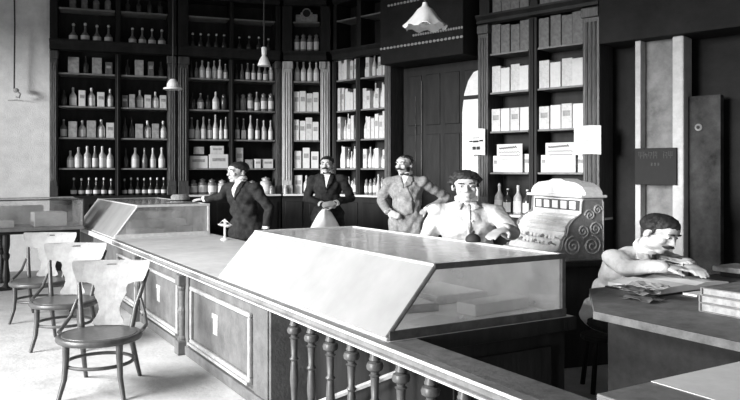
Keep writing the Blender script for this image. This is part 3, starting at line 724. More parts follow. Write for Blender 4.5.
# ------------------------------------------------------------------ bentwood chairs
KX = 1.37   # chair widths as the photograph shows them
def chair_proto():
    t = thing('bentwood_chair', 'bentwood chair nearest the camera, pale shaped back and round seat', 'chair')
    R, zs = .225*KX, .44
    MB().lathe([(R*.86, zs-.006), (R*.9, zs), (R*.88, zs+.008), (R*.5, zs+.002), (.01, zs)], 40, sy=.97).obj('seat', SEATM, t, smooth=True)
    pts = [(R*.94*math.cos(a), R*.92*math.sin(a), zs-.018) for a in [2*PI*k/40 for k in range(40)]]
    m = MB().tube(pts, .026, 10, True); m.obj('seat_rim', CHAIRW, t, smooth=True)
    rr = R*.80
    MB().tube([(rr*math.cos(2*PI*k/36), rr*math.sin(2*PI*k/36), .235) for k in range(36)], .014, 8, True).obj('stretcher_ring', CHAIRW, t, smooth=True)
    for sx in (-1, 1):
        a = math.radians(-90+sx*46)
        c, s_ = math.cos(a), math.sin(a)
        MB().tube([(R*.86*c, R*.86*s_, zs-.03), (R*.86*c, R*.86*s_, .3), (R*.90*c, R*.90*s_, .15), (R*1.05*c, R*1.08*s_, 0)], [.026, .024, .02, .016], 10).obj('front_leg', CHAIRW, t, smooth=True)
        # rear leg sweeping up into the back post
        x0 = sx*R*.62; y0 = R*.72
        MB().tube([(x0*1.12, y0+.14*KX, 0), (x0*1.06, y0+.07*KX, .16), (x0*1.0, y0+.01, .32), (x0*1.0, y0+.0, .44), (x0*1.12, y0+.03*KX, .60), (x0*1.32, y0+.10*KX, .76), (x0*1.46, y0+.14*KX, .87)],
                  [.016, .02, .023, .023, .021, .018, .016], 10).obj('back_leg', CHAIRW, t, smooth=True)
        # bent brace from seat side up to post
        MB().tube([(sx*R*1.0, R*.10, zs+.012), (sx*R*1.02, R*.5, zs+.03), (sx*R*.93, R*.82, zs+.09), (sx*R*.80, R*.86+.02, zs+.22)], [.015, .016, .015, .012], 8).obj('brace', CHAIRW, t, smooth=True)
    # shaped plywood back: wide crest, scooped to a vase splat
    W = .222*KX
    half = [(W, .945), (W*.985, .90), (W*.90, .825), (W*.84, .79), (W*.62, .785), (W*.44, .765), (W*.40, .735), (W*.42, .70), (W*.36, .66), (W*.29, .62), (W*.26, .575), (W*.30, .53), (W*.38, .495), (W*.40, zs+.03), (W*.30, zs+.014)]
    half = [(W*.98, .955)]+half
    full = half+[(-x, z) for x, z in half[::-1]]
    bm = bmesh.new()
    slot = [(-.030*KX, .925), (.030*KX, .925), (.030*KX, .915), (-.030*KX, .915)]
    def yb(x, z): return R*.74+.02+(z-zs)*.30+.10*(x*x)/(W*W)*.5*-1+.0
    ov = [bm.verts.new((x, 0, z)) for x, z in full]; iv = [bm.verts.new((x, 0, z)) for x, z in slot]
    es = [bm.edges.new((ov[i], ov[(i+1) % len(ov)])) for i in range(len(ov))]+[bm.edges.new((iv[i], iv[(i+1) % 4])) for i in range(4)]
    bmesh.ops.triangle_fill(bm, use_beauty=True, use_dissolve=False, edges=es)
    bmesh.ops.subdivide_edges(bm, edges=[e for e in bm.edges if e.calc_length() > .05], cuts=2, use_grid_fill=False)
    bmesh.ops.triangulate(bm, faces=bm.faces[:])
    for v in bm.verts: v.co.y = yb(v.co.x, v.co.z)
    bmesh.ops.recalc_face_normals(bm, faces=bm.faces[:])
    ret = bmesh.ops.extrude_face_region(bm, geom=bm.faces[:])
    for v in ret['geom']:
        if isinstance(v, bmesh.types.BMVert): v.co.y += .010
    m = MB(); m.merge(bm); m.obj('backrest', SPLATM, t)
    return t
c1 = chair_proto()
def copy_tree(o, parent=None):
    c = o.copy(); COL.objects.link(c)
    if parent: c.parent = parent
    for ch in list(o.children): copy_tree(ch, c)
    return c
c2 = copy_tree(c1); c3 = copy_tree(c1)
for o, (x, y), r, lb in ((c1, (-2.06, 5.56), .10, None), (c2, (-2.93, 7.0), .10, 'second bentwood chair from the camera, pale back half hidden by the nearest'), (c3, (-3.74, 8.25), .08, 'bentwood chair farthest from the camera, before the table showcase')):
    o.location = (x, y, 0); o.rotation_euler = (0, 0, r); o['group'] = 'bentwood chairs along the counter'
    if lb: o['label'] = lb

# ------------------------------------------------------------------ cash register on its stand
RZ = math.atan2(.3, .95); RP = Vector((1.571, 6.20, 0)); RS = 1.137
t = thing('register_stand', 'dark wooden stand under the ornate cash register', 'stand', (RP.x, RP.y, 0), RZ)
MB().box((-.02, -.02, 0), (.52, .90, .86), .006).obj('carcass', DARKW, t)
MB().box((-.07, -.07, .861), (.57, .95, .905), .01).obj('stand_top', DARKW, t)
for a in (.05, .47): MB().box((-.03, a, .1), (-.021, a+.36, .80), .004).obj('door', DARKW, t)
rb = .906
t = thing('cash_register', 'ornate nickel cash register with scrolled side beside the standing clerk', 'register', (RP.x, RP.y, rb), RZ); t.scale = (RS, RS, RS)
prof = [(0, 0), (0, .075), (.035, .085), (.05, .12), (.055, .16), (.09, .20), (.10, .26), (.14, .31), (.20, .335), (.235, .36), (.24, .44), (.25, .475), (.42, .475), (.43, .44), (.43, 0)]
for y0 in (0, .735): MB().prism(prof, y0, y0+.02, 1).obj('side_panel', NICKEL, t)
sp = [c for c in t.children if c.name.startswith('side_panel')][0]
q = MB()
def spiral(cx, cz, r, turns, a0, sg=1, k=.0065):
    pts = []
    n = int(turns*18)
    for i in range(n+1):
        f = i/n; a = a0+sg*turns*2*PI*f; pts.append((cx+r*(1-f*.9)*math.cos(a), -.003, cz+r*(1-f*.9)*math.sin(a)))
    q.tube(pts, k, 6)
spiral(.155, .115, .075, 2.2, PI/2); spiral(.32, .115, .078, 2.2, PI/2, -1); spiral(.24, .225, .05, 1.8, -PI/2); spiral(.35, .24, .055, 2.0, 0, 1); spiral(.30, .345, .045, 1.8, PI, -1); spiral(.37, .385, .04, 1.6, 0)
pts = [(p_[0]+(.012 if p_[0] < .2 else -.012), -.003, min(.463, max(.012, p_[1]))) for p_ in prof]
q.tube(pts, .005, 6, True)
q.obj('scroll_ornament', SCROLLM, sp)
# body between the sides
body = [(.01, .005), (.01, .07), (.10, .20), (.12, .265), (.17, .315), (.245, .345), (.25, .47), (.42, .47), (.42, .005)]
MB().prism(body, .021, .734, 1).obj('body', NICKELB, t)
dr = MB().box((-.055, .03, .008), (.009, .725, .062), .008).obj('cash_drawer', NICKELB, t)
MB().box((-.075, .30, .028), (-.056, .46, .042), .004).obj('pull', RAILD, dr)
kb = MB()
for rI in range(2):
    for i in range(12):
        y = .06+i*.055; x, z = ((.045, .118), (.075, .16))[rI]
        k = MB().tube([(x, y, z), (x-.045, y, z+.022)], .006, 6)
        k.lathe([(.016, 0), (.018, .004), (.014, .009)], 10, M=Matrix.Translation((x-.048, y, z+.018)) @ Matrix.Rotation(-.9, 4, 'Y'))
        k.obj('key', PORC if (i+rI) % 4 else NICKEL, t, smooth=True)
# embossed ribs on the sloping face
for i, (x, z) in enumerate(((.108, .225), (.122, .262), (.150, .296), (.20, .326))):
    MB().tube([(x-.005, .03, z), (x-.005, .725, z)], .009, 6).obj('ornament_rib', NICKELB, t)
ind = MB().box((.238, .05, .375), (.2495, .705, .455), .003).obj('indicator_window', RAILD, t)
for i in range(5): MB().box((.232, .09+i*.125, .385), (.2375, .17+i*.125, .445), .002).obj('indicator_flag', PORC, ind)
MB().box((.205, -.03, .476), (.44, .785, .498), .008).obj('cornice', NICKELB, t)
lid = [(0, 0), (.80, 0), (.80, .02), (.76, .06), (.68, .09), (.52, .105), (.46, .12), (.34, .12), (.28, .105), (.12, .09), (.04, .06), (0, .02)]
MB().prism([(a-.02, b+.4985) for a, b in lid], .25, .40, 0).obj('crest', NICKELB, t)

# ------------------------------------------------------------------ writing desk at the right
DZ = .90
t = thing('writing_desk', 'grey-topped writing desk where the seated man writes', 'desk', cloc(0, 0), rz)
MB().prism([(3.14, .3), (5.5, .3), (5.5, 3.42), (3.72, 3.42), (3.14, 2.85)], DZ-.035, DZ, 2).obj('desk_top', mat('grey_desk_top', .17, .6, .3, 5, .15, 30), t)
MB().box((3.128, .3, DZ-.04), (3.139, 2.85, DZ+.003), .002).obj('edge_strip', MATS['dull_ledge_wood'], t)
MB().box((3.36, .5, 0), (3.42, 2.95, DZ-.036), .004).obj('front_board', BLACKC, t)
MB().box((3.43, 2.90, 0), (5.29, 2.95, DZ-.036), .004).obj('end_board', DARKW, t)
for v in (.5, 3.10): MB().box((5.3, v, 0), (5.38, v+.08, DZ-.036), .004).obj('leg', DARKW, t)
# flap joining ledge and desk, covered in white paper
t = thing('counter_flap', 'low counter flap closing the gap between ledge and desk', 'counter', cloc(0, 0), rz)
MB().box((2.18, .45, .79), (3.12, 1.97, .825), .006).obj('flap_board', LEDGEW, t)
for u in (2.3, 3.02):
    for v in (.5, 1.86): MB().box((u-.04, v, 0), (u+.04, v+.08, .789), .004).obj('leg', DARKW, t)
o = MB().box((2.49, .46, .8255), (3.118, 1.965, .8285), .001).obj('paper_sheet', WHITEP, None, cloc(0, 0), rz)
tag(o, 'large white sheet spread over the counter flap in the near corner', 'paper')
def book(name, label, loc, yaw, w, d, h, cover, cat='book', group=None):
    t = thing(name, label, cat, loc, yaw, group)
    MB().box((-w/2, -d/2, 0), (w/2, d/2, h*.1), .002).box((-w/2, -d/2, h*.9), (w/2, d/2, h), .002).box((w/2-.01, -d/2, h*.1), (w/2, d/2, h*.9)).obj('cover', cover, t)
    MB().box((-w/2+.012, -d/2+.012, h*.1+.0003), (w/2-.0105, d/2-.012, h*.9-.0003)).obj('pages', GREYP, t)
    return t
bk = uv(4.22, 3.19)
t = thing('account_book', 'large open account book under the hands of the writing man', 'book', (bk.x, bk.y, DZ+.001), rz)
m = MB().box((-.37, -.215, 0), (.37, .215, .010), .002); m.obj('cover', DARKW, t)
for sx in (-1, 1):
    pr = [(0, .0105), (sx*.35, .0105), (sx*.35, .036), (sx*.25, .048), (sx*.1, .052), (0, .038)]
    MB().prism(pr, -.205, .205, 1).obj('pages', WHITEP, t)
LEDG2 = mat('worn_ledger_cloth', .20, .8, .3, 14)
zz = DZ+.001
for i, (w_, d_, h_) in enumerate(((.70, .46, .05), (.68, .44, .045), (.64, .42, .042))):
    b0 = uv(3.86-.01*i, 2.20+.01*i)
    book('ledger_book', ('bottom ledger of the stack at the desk edge', 'middle ledger of the stack at the desk edge', 'top ledger of the stack at the desk edge')[i],
         (b0.x, b0.y, zz), rz+PI/2+.03*(i-1), w_, d_, h_, LEDG2, group='ledgers stacked on the desk'); zz += h_+.001
b1 = uv(5.10, 2.72)
t = thing('letter_rack', 'long dark desk rack with pale cloth top behind the ledger stack', 'rack', (b1.x, b1.y, DZ+.001), rz)
MB().box((-.09, -.62, 0), (.12, .62, .035), .006).obj('rack_body', DARKW, t)
MB().box((-.13, -.66, .0355), (.16, .66, .075), .008).obj('rack_top', GREYP, t)
b2 = uv(3.70, 3.02)
t = thing('paper_heap', 'crumpled dark and grey papers before the account book', 'papers', (b2.x, b2.y, DZ+.001), rz)
for i in range(4):
    x, y = random.uniform(-.05, .05), random.uniform(-.08, .08)
    m = MB(); n = 6; vs = []; hh = .022
    for a_ in range(n):
        for b_ in range(n): vs.append((x+(a_/(n-1)-.5)*.14, y+(b_/(n-1)-.5)*.22, .001+.026*i+hh*random.random()))
    fs = [(a_*n+b_, (a_+1)*n+b_, (a_+1)*n+b_+1, a_*n+b_+1) for a_ in range(n-1) for b_ in range(n-1)]
    m._add(vs, fs); q = m.obj('crumpled_sheet', (DIMP, GREYP, DIMP, GREYP)[i], t)
    s_ = q.modifiers.new('solid', 'SOLIDIFY'); s_.thickness = .002; s_.offset = 1
b3 = uv(4.12, 2.90)
tag(MB().box((-.08, -.05, 0), (.08, .05, .012), .002).obj('paper_packet', WHITEP, None, (b3.x, b3.y, DZ+.001), rz), 'small white packet between account book and ledger stack', 'packet')

# ------------------------------------------------------------------ pendant lamps
def pendant(label, x, ytop, ybot, Y, wpx, kind):
    c = at(x, ybot, Y); k = Y/F
    t = thing('pendant_lamp', label, 'lamp', (c.x, c.y, c.z))
    h = (ybot-ytop)*k; R = wpx*k/2
    if kind == 'cone':
        m = MB(); seg = 32; prof = [(.98, .0), (1.0, .03), (.80, .22), (.58, .46), (.36, .72), (.16, .84), (.10, 1.0)]
        vs, fs = [], []
        for i, (r_, z_) in enumerate(prof):
            for j in range(seg):
                a = 2*PI*j/seg; w_ = 1+(.06*math.cos(8*a) if i < 3 else 0)
                vs.append((R*r_*w_*math.cos(a), R*r_*w_*math.sin(a), h*z_+(.02*math.cos(8*a+1) if i < 2 else 0)))
        for i in range(len(prof)-1):
            for j in range(seg): fs.append((i*seg+j, i*seg+(j+1) % seg, (i+1)*seg+(j+1) % seg, (i+1)*seg+j))
        m._add(vs, fs); o = m.obj('lamp_shade', LAMPM, t, smooth=True)
    elif kind == 'bell':
        o = MB().lathe([(R*.98, 0), (R, h*.06), (R*.72, h*.30), (R*.58, h*.42), (R*.34, h*.52), (R*.30, h*.56)], 24).obj('lamp_shade', LAMPM, t, smooth=True)
        MB().lathe([(R*.34, h*.565), (R*.40, h*.7), (R*.40, h*.95), (R*.3, h)], 16).obj('lamp_holder', PORC, t, smooth=True)
    else:
        o = MB().lathe([(R*1.0, 0), (R, h*.12), (R*.66, h*.22), (R*.62, h*.5), (R*.5, h*.75), (R*.3, h*.98), (R*.1, h)], 24).obj('lamp_shade', LAMPM, t, smooth=True)
    MB().ell((0, 0, h*.12), (R*.28, R*.28, h*.11), None, 12, 8).obj('bulb', PORC, t)
    MB().tube([(0, 0, h*.985), (0, 0, CEIL-c.z-.001)], .012, 6).obj('cord', CORDM, t)
    return t
pendant('flat-brimmed white pendant lamp before the two bottle cabinets', 173, 79, 89.5, 11.3, 19, 'cap')
pendant('white bell pendant lamp with tall holder before the middle cabinet', 264, 47, 66, 11.3, 13, 'bell')
pendant('large white ruffled cone pendant lamp before the doorway frieze', 425, 2.5, 27.5, 8.2, 43, 'cone')

# ------------------------------------------------------------------ small things on ledges
qn = RW0; P_, s_ = hit(LW0, LWD, 271); pp = LW0+LWD*s_-LWN*.08
put_bottle((pp.x, pp.y, ZS[0]+.001), 0, 'jar', .16, .05, g, False, 'small grey jar on the pale ledge behind the leaning man', None)
P_, s_ = hit(CW0, CWD, 286); pp = CW0+CWD*s_-CWN*.09
put_bottle((pp.x, pp.y, ZS[0]+.001), 0, 'bottle', .17, .04, p, False, 'small pale bottle on the ledge before the corner pilaster', None)
P_, s_ = hit(RW0, RWD, 382); pp = RW0+RWD*s_-RWN*.09
put_bottle((pp.x, pp.y, ZS[0]+.001), 0, 'tall', .36, .045, p, False, 'slender pale bottle on the ledge beside the moustached man', None)

# ------------------------------------------------------------------ people
def remesh(mb, voxel, it, name, m):
    me = mb.mesh(name, m)
    o = bpy.data.objects.new('tmp', me); COL.objects.link(o)
    r = o.modifiers.new('r', 'REMESH'); r.mode = 'VOXEL'; r.voxel_size = voxel; r.use_smooth_shade = True
    s = o.modifiers.new('s', 'SMOOTH'); s.factor = .5; s.iterations = it
    dg = bpy.context.evaluated_depsgraph_get(); dg.update()
    out = bpy.data.meshes.new_from_object(o.evaluated_get(dg)); out.name = name
    bpy.data.objects.remove(o); bpy.data.meshes.remove(me)
    out.materials.clear(); out.materials.append(m)
    for p_ in out.polygons: p_.use_smooth = True
    return out
def bvh_of(me): return BVHTree.FromPolygons([v.co.copy() for v in me.vertices], [tuple(p_.vertices) for p_ in me.polygons])
def patch(bvhs, poly, off, m, name, th=.005, step=.025, ydir=1):
    bm = bmesh.new(); vs = [bm.verts.new((x, 0, z)) for x, z in poly]
    es = [bm.edges.new((vs[i], vs[(i+1) % len(vs)])) for i in range(len(vs))]
    bmesh.ops.triangle_fill(bm, use_beauty=True, edges=es)
    for _ in range(4):
        le = [e for e in bm.edges if e.calc_length() > step]
        if not le: break
        bmesh.ops.subdivide_edges(bm, edges=le, cuts=1); bmesh.ops.triangulate(bm, faces=bm.faces[:])
    last = -.1
    for v in bm.verts:
        best = None
        for b in bvhs:
            h = b.ray_cast(Vector((v.co.x, -1.5*ydir, v.co.z)), Vector((0, ydir, 0)))
            if h[0] is not None and (best is None or h[0].y*ydir < best*ydir): best = h[0].y
        v.co.y = (best if best is not None else last)-off*ydir
        if best is not None: last = best
    bmesh.ops.recalc_face_normals(bm, faces=bm.faces[:])
    me = bpy.data.meshes.new(name); bm.to_mesh(me); bm.free(); me.materials.append(m)
    for p_ in me.polygons: p_.use_smooth = True
    return me
def add_hand(mb, wrist, dirv, back, curl=.5, thumb=1, spread=.0235, s=1.0):
    w_ = Vector(wrist); y = Vector(dirv).normalized(); z = (Vector(back)-y*Vector(back).dot(y)).normalized(); x = y.cross(z)
    M = Matrix((x, y, z)).transposed().to_4x4(); M.translation = w_
    mb.ell((0, .048*s, 0), (.044*s, .055*s, .019*s), M, 14, 8)
    for i, L in enumerate((.072, .083, .077, .060)):
        fx = (i-1.5)*spread*s*thumb*-1; p0 = Vector((fx*.85, .088*s, 0)); a = curl*.35; d_ = Vector((fx*.25, math.cos(a), -math.sin(a))).normalized()
        r_ = .0092*s
        for k, f in enumerate((.45, .32, .26)):
            p1 = p0+d_*L*f*s; mb.cap(p0, p1, r_, r_*.92, M); p0 = p1; r_ *= .92
            a += curl*(.9 if k == 0 else .7); d_ = Vector((fx*.1, math.cos(a), -math.sin(a))).normalized()
    b0 = Vector((.030*s*thumb, .022*s, -.004)); b1 = b0+Vector((.030*s*thumb, .034*s, -.012)); b2 = b1+Vector((.008*s*thumb, .030*s, -.012))
    mb.cap(b0, b1, .0135*s, .011*s, M); mb.cap(b1, b2, .0105*s, .009*s, M)
def add_head(mb, M):
    mb.ell((0, .012, .045), (.074, .094, .076), M, 20, 14)
    mb.ell((0, -.022, -.030), (.061, .066, .082), M, 18, 12)
    mb.ell((0, -.058, -.098), (.027, .026, .020), M, 12, 8)
    mb.ell((0, -.062, .050), (.052, .026, .036), M, 14, 8)
    mb.cap((0, -.086, .016), (0, -.105, -.026), .0075, .0125, M)
    for s in (-1, 1):
        mb.ell((s*.011, -.096, -.030), (.009, .010, .008), M, 8, 6)
        mb.ell((s*.030, -.079, .030), (.027, .012, .008), M, 10, 6)
        mb.ell((s*.038, -.064, -.020), (.023, .020, .024), M, 10, 8)
        mb.ell((s*.040, -.020, -.064), (.016, .04, .026), M, 10, 8)
        mb.ell((s*.077, .012, -.004), (.010, .020, .032), M, 10, 8)
    mb.ell((0, -.084, -.060), (.023, .011, .007), M, 10, 6)
    mb.ell((0, -.083, -.072), (.019, .011, .007), M, 10, 6)
def hair_blobs(kind):
    mb = MB(); rnd = random.Random(5+len(kind))
    R0 = {'short': .013, 'wavy': .021, 'fringe': .017, 'thin': .010}[kind]
    mb.ell((0, .030, .052), (.074, .082, .076), None, 20, 14)
    for i in range(20):
        th = .04+i*2.05/20
        n = max(1, int(18*math.sin(min(th, PI/2))+1))
        for j in range(n):
            ph = 2*PI*(j+.5*(i % 2))/n; d_ = Vector((math.sin(th)*math.cos(ph), math.sin(th)*math.sin(ph), math.cos(th)))
            front = -d_.y
            q_ = Vector((d_.x*.074, .012+d_.y*.094, .045+d_.z*.076))
            line = (.062 if kind == 'short' else .070) if kind != 'thin' else .088; lo_ = line if front > .15 else (.012 if d_.y < .14 else -.06)
            r_ = R0*rnd.uniform(.8, 1.2)*min(1, .45+max(0, q_.z-lo_)/.06)
            if front > .15 and q_.z < line-.05*max(0, abs(d_.x)-.5): continue
            if -.35 < d_.y <= .15 and q_.z < (.012 if q_.y > -.012 else .05): continue
            if -.15 < d_.y <= .14 and q_.z < .016: continue
            if q_.z < -.062: continue
            o_ = {'short': -.5, 'wavy': .15, 'fringe': -.2, 'thin': -.6}[kind]*r_
            if q_.z < .03: o_ = min(o_, -.45*r_)
            p_ = q_+Vector((d_.x, d_.y, d_.z))*o_
            if kind == 'wavy': p_ += Vector((rnd.uniform(-.006, .006), rnd.uniform(-.006, .006), rnd.uniform(-.004, .006)))
            mb.ell(p_, (r_*1.2, r_*1.2, r_), None, 10, 7)
    for s_ in (-1, 1): mb.cap((s_*.072, -.012, .03), (s_*.072, -.014, .0), .009, .006)
    return mb
def person(label, loc, rz_, k, sz, J, head, hair, suit, trousers, opt):
    """J joints in true metres; baked stretch k (plan) and sz (height)"""
    root = thing('person', label, 'person', (loc[0], loc[1], 0), rz_)
    def fin(me, name, parent=root, th=0):
        for v in me.vertices: v.co = Vector((v.co.x*k, v.co.y*k, v.co.z*sz))
        o = bpy.data.objects.new(name, me); COL.objects.link(o); o.parent = parent
        if th:
            s = o.modifiers.new('cloth', 'SOLIDIFY'); s.thickness = th; s.offset = 0
        return o
    pel, wai, che, nk = [Vector(J[n]) for n in ('pelvis', 'waist', 'chest', 'neck')]
    HM = Matrix.Translation(Vector(head['c'])) @ Euler(head['rot'], 'XYZ').to_matrix().to_4x4() @ Matrix.Scale(head.get('s', 1.0), 4)
    up = (che-wai).normalized()
    tilt = Matrix.Rotation(math.atan2(-(che-wai).y, (che-wai).z), 4, 'X')
    def at_(p_): return Matrix.Translation(p_) @ tilt
    O = (0, 0, 0)
    sh = {s: Vector(J['sh'+s]) for s in 'ab'}; el = {s: Vector(J['el'+s]) for s in 'ab'}; wr = {s: Vector(J['wr'+s]) for s in 'ab'}
    mb = MB(); add_head(mb, HM)
    hb = HM @ Vector((0, .015, -.06))
    mb.cap(nk, hb, .056, .052)
    mb.ell(O, (.150, .10, .12), Matrix.Translation(pel)); mb.ell(O, (.132, .092, .13), at_(wai)); mb.ell(O, (.158, .105, .17), at_(che))
    mb.cap(pel, wai, .10, .10); mb.cap(wai, che, .10, .09)
    mb.cap(sh['a'], sh['b'], .055, .055); mb.cap(nk, che, .06, .09)
    for s in 'ab':
        mb.cap(sh[s], el[s], .048, .039); mb.cap(el[s], wr[s], .038, .026)
        hd = J.get('hand'+s)
        add_hand(mb, wr[s], hd[0], hd[1], hd[2], hd[3])
        hip, kn, an = Vector(J['hip'+s]), Vector(J['kn'+s]), Vector(J['an'+s])
        mb.cap(hip, kn, .078, .054); mb.cap(kn, an, .05, .036); 
        td = Vector(J.get('toe', (0, -.15, -.045)))
        mb.cap(an+Vector((0, .02, -.045)), an+td, .036, .028)
    body = remesh(mb, .0075, 2, 'body', SKIN)
    bo = fin(body, 'body')
    # eyes, brows, moustache on the head
    def small(name, build, m, parent=root):
        q = MB(); build(q); me = q.mesh(name, m, True); return fin(me, name, parent)
    for s in (-1, 1):
        e = small('eye', lambda q: q.ell((s*.031, -.0745, .012), (.0125, .0115, .0085), HM, 10, 8), LINEN)
        small('iris', lambda q: q.ell((s*.031+head.get('gaze', 0), -.0838, .011), (.0065, .0035, .0065), HM, 8, 6), INK, e)
        small('eyebrow', lambda q: q.tube([HM @ Vector((s*.014, -.0895, .034)), HM @ Vector((s*.032, -.0905, .040)), HM @ Vector((s*.050, -.078, .034))], [.0045, .006, .003], 6), HAIR)
    if opt.get('moustache'):
        w_ = opt['moustache']
        small('moustache', lambda q: [q.tube([HM @ Vector((s*.001, -.1035, -.046)), HM @ Vector((s*.018*w_, -.101, -.050)), HM @ Vector((s*.034*w_, -.089, -.054)), HM @ Vector((s*.044*w_, -.078, -.050))], [.010, .011, .008, .003], 8) for s in (-1, 1)], HAIR)
    if opt.get('beard'):
        small('whiskers', lambda q: [q.ell((s*.060, -.020, -.052), (.010, .030, .034), HM, 10, 8) for s in (-1, 1)], HAIR)
    hm = remesh(hair_blobs(hair), .0055, 1, 'hair', HAIR)
    hm.transform(HM)
    fin(hm, 'hair')
    # jacket or coat
    mb = MB(); loose = opt.get('loose', 0)
    mb.ell(O, (.168+loose, .124+loose, .19), at_(che)); mb.ell(O, (.152+loose, .117+loose, .17), at_(wai)); mb.ell(O, (.172+loose, .125+loose, .15), Matrix.Translation(pel))
    mb.cap(wai, che, .118+loose, .108+loose); mb.cap(pel, wai, .12+loose, .118+loose)
    mb.cap(sh['a'], sh['b'], .068, .068)
    mb.cap(nk+Vector((0, .012, -.03)), che, .066, .10)
    for s in 'ab': mb.cap(nk+Vector((0, .012, -.03)), sh[s], .048, .062)
    sk = opt.get('skirt', .18)
    if sk:
        mb.cap(pel, pel+Vector((0, 0, -sk)), .128, .12)
        for s in 'ab': mb.cap(Vector(J['hip'+s]), Vector(J['hip'+s])+(Vector(J['kn'+s])-Vector(J['hip'+s]))*min(.9, sk/.4), .10, .095)
    for s in 'ab':
        cuff = el[s]+(wr[s]-el[s])*.93
        mb.ell(sh[s], (.072, .072, .07)); mb.cap(sh[s], el[s], .064, .053+loose*.3); mb.cap(el[s], cuff, .052+loose*.3, .042+loose*.2)
    jm = remesh(mb, .0095, 3, 'jacket', suit)
    # soft folds in the cloth
    rnd = random.Random(len(label))
    f1, f2 = rnd.uniform(0, 6), rnd.uniform(0, 6)
    nrm = [v.normal.copy() for v in jm.vertices]
    for v, n_ in zip(jm.vertices, nrm):
        c = v.co
        v.co = c+n_*(.0045*math.sin(c.z*38+c.x*26+f1+3*math.sin(c.x*9))+.003*math.sin(c.x*55-c.z*30+c.y*40+f2))
    jb = bvh_of(jm); jo = fin(jm, opt.get('coat', 'jacket'))
    # trousers
    mb = MB(); mb.ell(O, (.160, .112, .13), Matrix.Translation(pel))
    for s in 'ab':
        hip, kn, an = Vector(J['hip'+s]), Vector(J['kn'+s]), Vector(J['an'+s])
        mb.cap(hip, kn, .092, .068); mb.cap(kn, an+(kn-an)*.06, .066, .058)
    fin(remesh(mb, .012, 3, 'trousers', trousers), 'trousers')
    for s in 'ab':
        an = Vector(J['an'+s]); td = Vector(J.get('toe', (0, -.15, -.045)))
        q = MB(); q.cap(an+Vector((0, .025, -.04)), an+td, .043, .036); q.cap(an, an+Vector((0, .02, -.04)), .046, .044)
        fin(remesh(q, .01, 2, 'shoe', SHOE), 'shoe')
    # collar
    cdir = (hb-nk).normalized(); xa = Vector((1, 0, 0)); ya = cdir.cross(xa).normalized(); xa = ya.cross(cdir)
    def ring(q, h, r0, th):
        c0 = nk+cdir*h; pts = [c0+xa*(r0*math.cos(a))+ya*(r0*1.03*math.sin(a)) for a in [2*PI*i/24 for i in range(24)]]; q.tube(pts, th, 8, True)
    small('collar', lambda q: [ring(q, h, .060-.02*(h-.02), .0095) for h in (.018, .030, .042)], LINEN)
    pc = lambda poly, off, m, nm, th=.005: fin(patch([jb], poly, off, m, nm), nm, root, th)
    nz = nk.z; nx = nk.x; cy_ = lambda dz: (nx+(wai.x-nx)*(dz/(nz-wai.z)))
    V = opt.get('vdepth', .20)
    lapm = opt.get('lapel', suit)
    if V:
        pc([(nx-.045, nz+.0), (nx+.045, nz+.0), (cy_(V)+.004, nz-V), (cy_(V)-.004, nz-V)], .002, LINEN, 'shirt_front')
        for s in (-1, 1):
            pc([(nx+s*.040, nz+.005), (nx+s*.075, nz-.01), (nx+s*.088, nz-.075), (nx+s*.070, nz-.088), (nx+s*.074, nz-.11), (cy_(V+.03)+s*.002, nz-V-.03), (cy_(V)+s*.003, nz-V+.01)][::s], .010, lapm, 'lapel', .007)
    tie = opt.get('tie')
    if tie:
        tm, tk = tie
        if tk == 'bow':
            c0 = nk+cdir*.012+Vector((0, -.072, 0))
            small('bow_tie', lambda q: [q.lathe([(.006, 0), (.017, .03), (.014, .042), (.004, .046)], 8, M=Matrix.Translation(c0) @ Matrix.Rotation(s*PI/2, 4, 'Y'), sx=1, sy=.5) for s in (-1, 1)]+[q.ell(c0, (.010, .010, .011), None, 8, 6)], tm)
        else:
            pc([(nx-.012, nz+.012), (nx+.012, nz+.012), (cy_(.1)+.022, nz-.10), (cy_(V)+.0, nz-V+.0), (cy_(.1)-.022, nz-.10)], .010, tm, 'necktie', .006)
    bc = opt.get('buttons', (suit, 3))
    z = nz-V-.05 if V else nz-.06
    for i in range(bc[1]):
        x = cy_(nz-z)+opt.get('bx', 0); h = jb.ray_cast(Vector((x, -1.5, z)), Vector((0, 1, 0)))
        if h[0] is not None: small('button', lambda q: q.ell(h[0]+Vector((0, -.003, 0)), (.009, .005, .009), None, 8, 6), bc[0])
        z -= opt.get('bstep', .09)
    if opt.get('front_edge'):
        x0 = opt.get('bx', 0)-.028
        pc([(cy_(0)+x0, nz-.01), (cy_(0)+x0+.016, nz-.01), (cy_(.45)+x0+.016, nz-.46), (cy_(.45)+x0, nz-.46)], .004, suit, 'front_edge', .008)
    if opt.get('turned_collar'):
        for s in (-1, 1):
            pc([(nx+s*.012, nz+.012), (nx+s*.060, nz+.010), (nx+s*.085, nz-.045), (nx+s*.040, nz-.060)][::s], .012, suit, 'coat_collar', .008)
    if opt.get('waistcoat'):
        pc([(nx-.02, nz-.10), (nx+.02, nz-.10), (cy_(.3)+.075, nz-.28), (cy_(.4)+.085, nz-.46), (cy_(.4), nz-.50), (cy_(.4)-.085, nz-.46), (cy_(.3)-.075, nz-.28)], .006, opt['waistcoat'], 'waistcoat', .006)
    for s in 'ab':
        if s in opt.get('cuffs', 'ab'):
            d_ = (wr[s]-el[s]).normalized(); c0 = el[s]+(wr[s]-el[s])*.95
            small('cuff', lambda q: q.tube([c0-d_*.012, c0+d_*.016], [.043, .040], 14), LINEN)
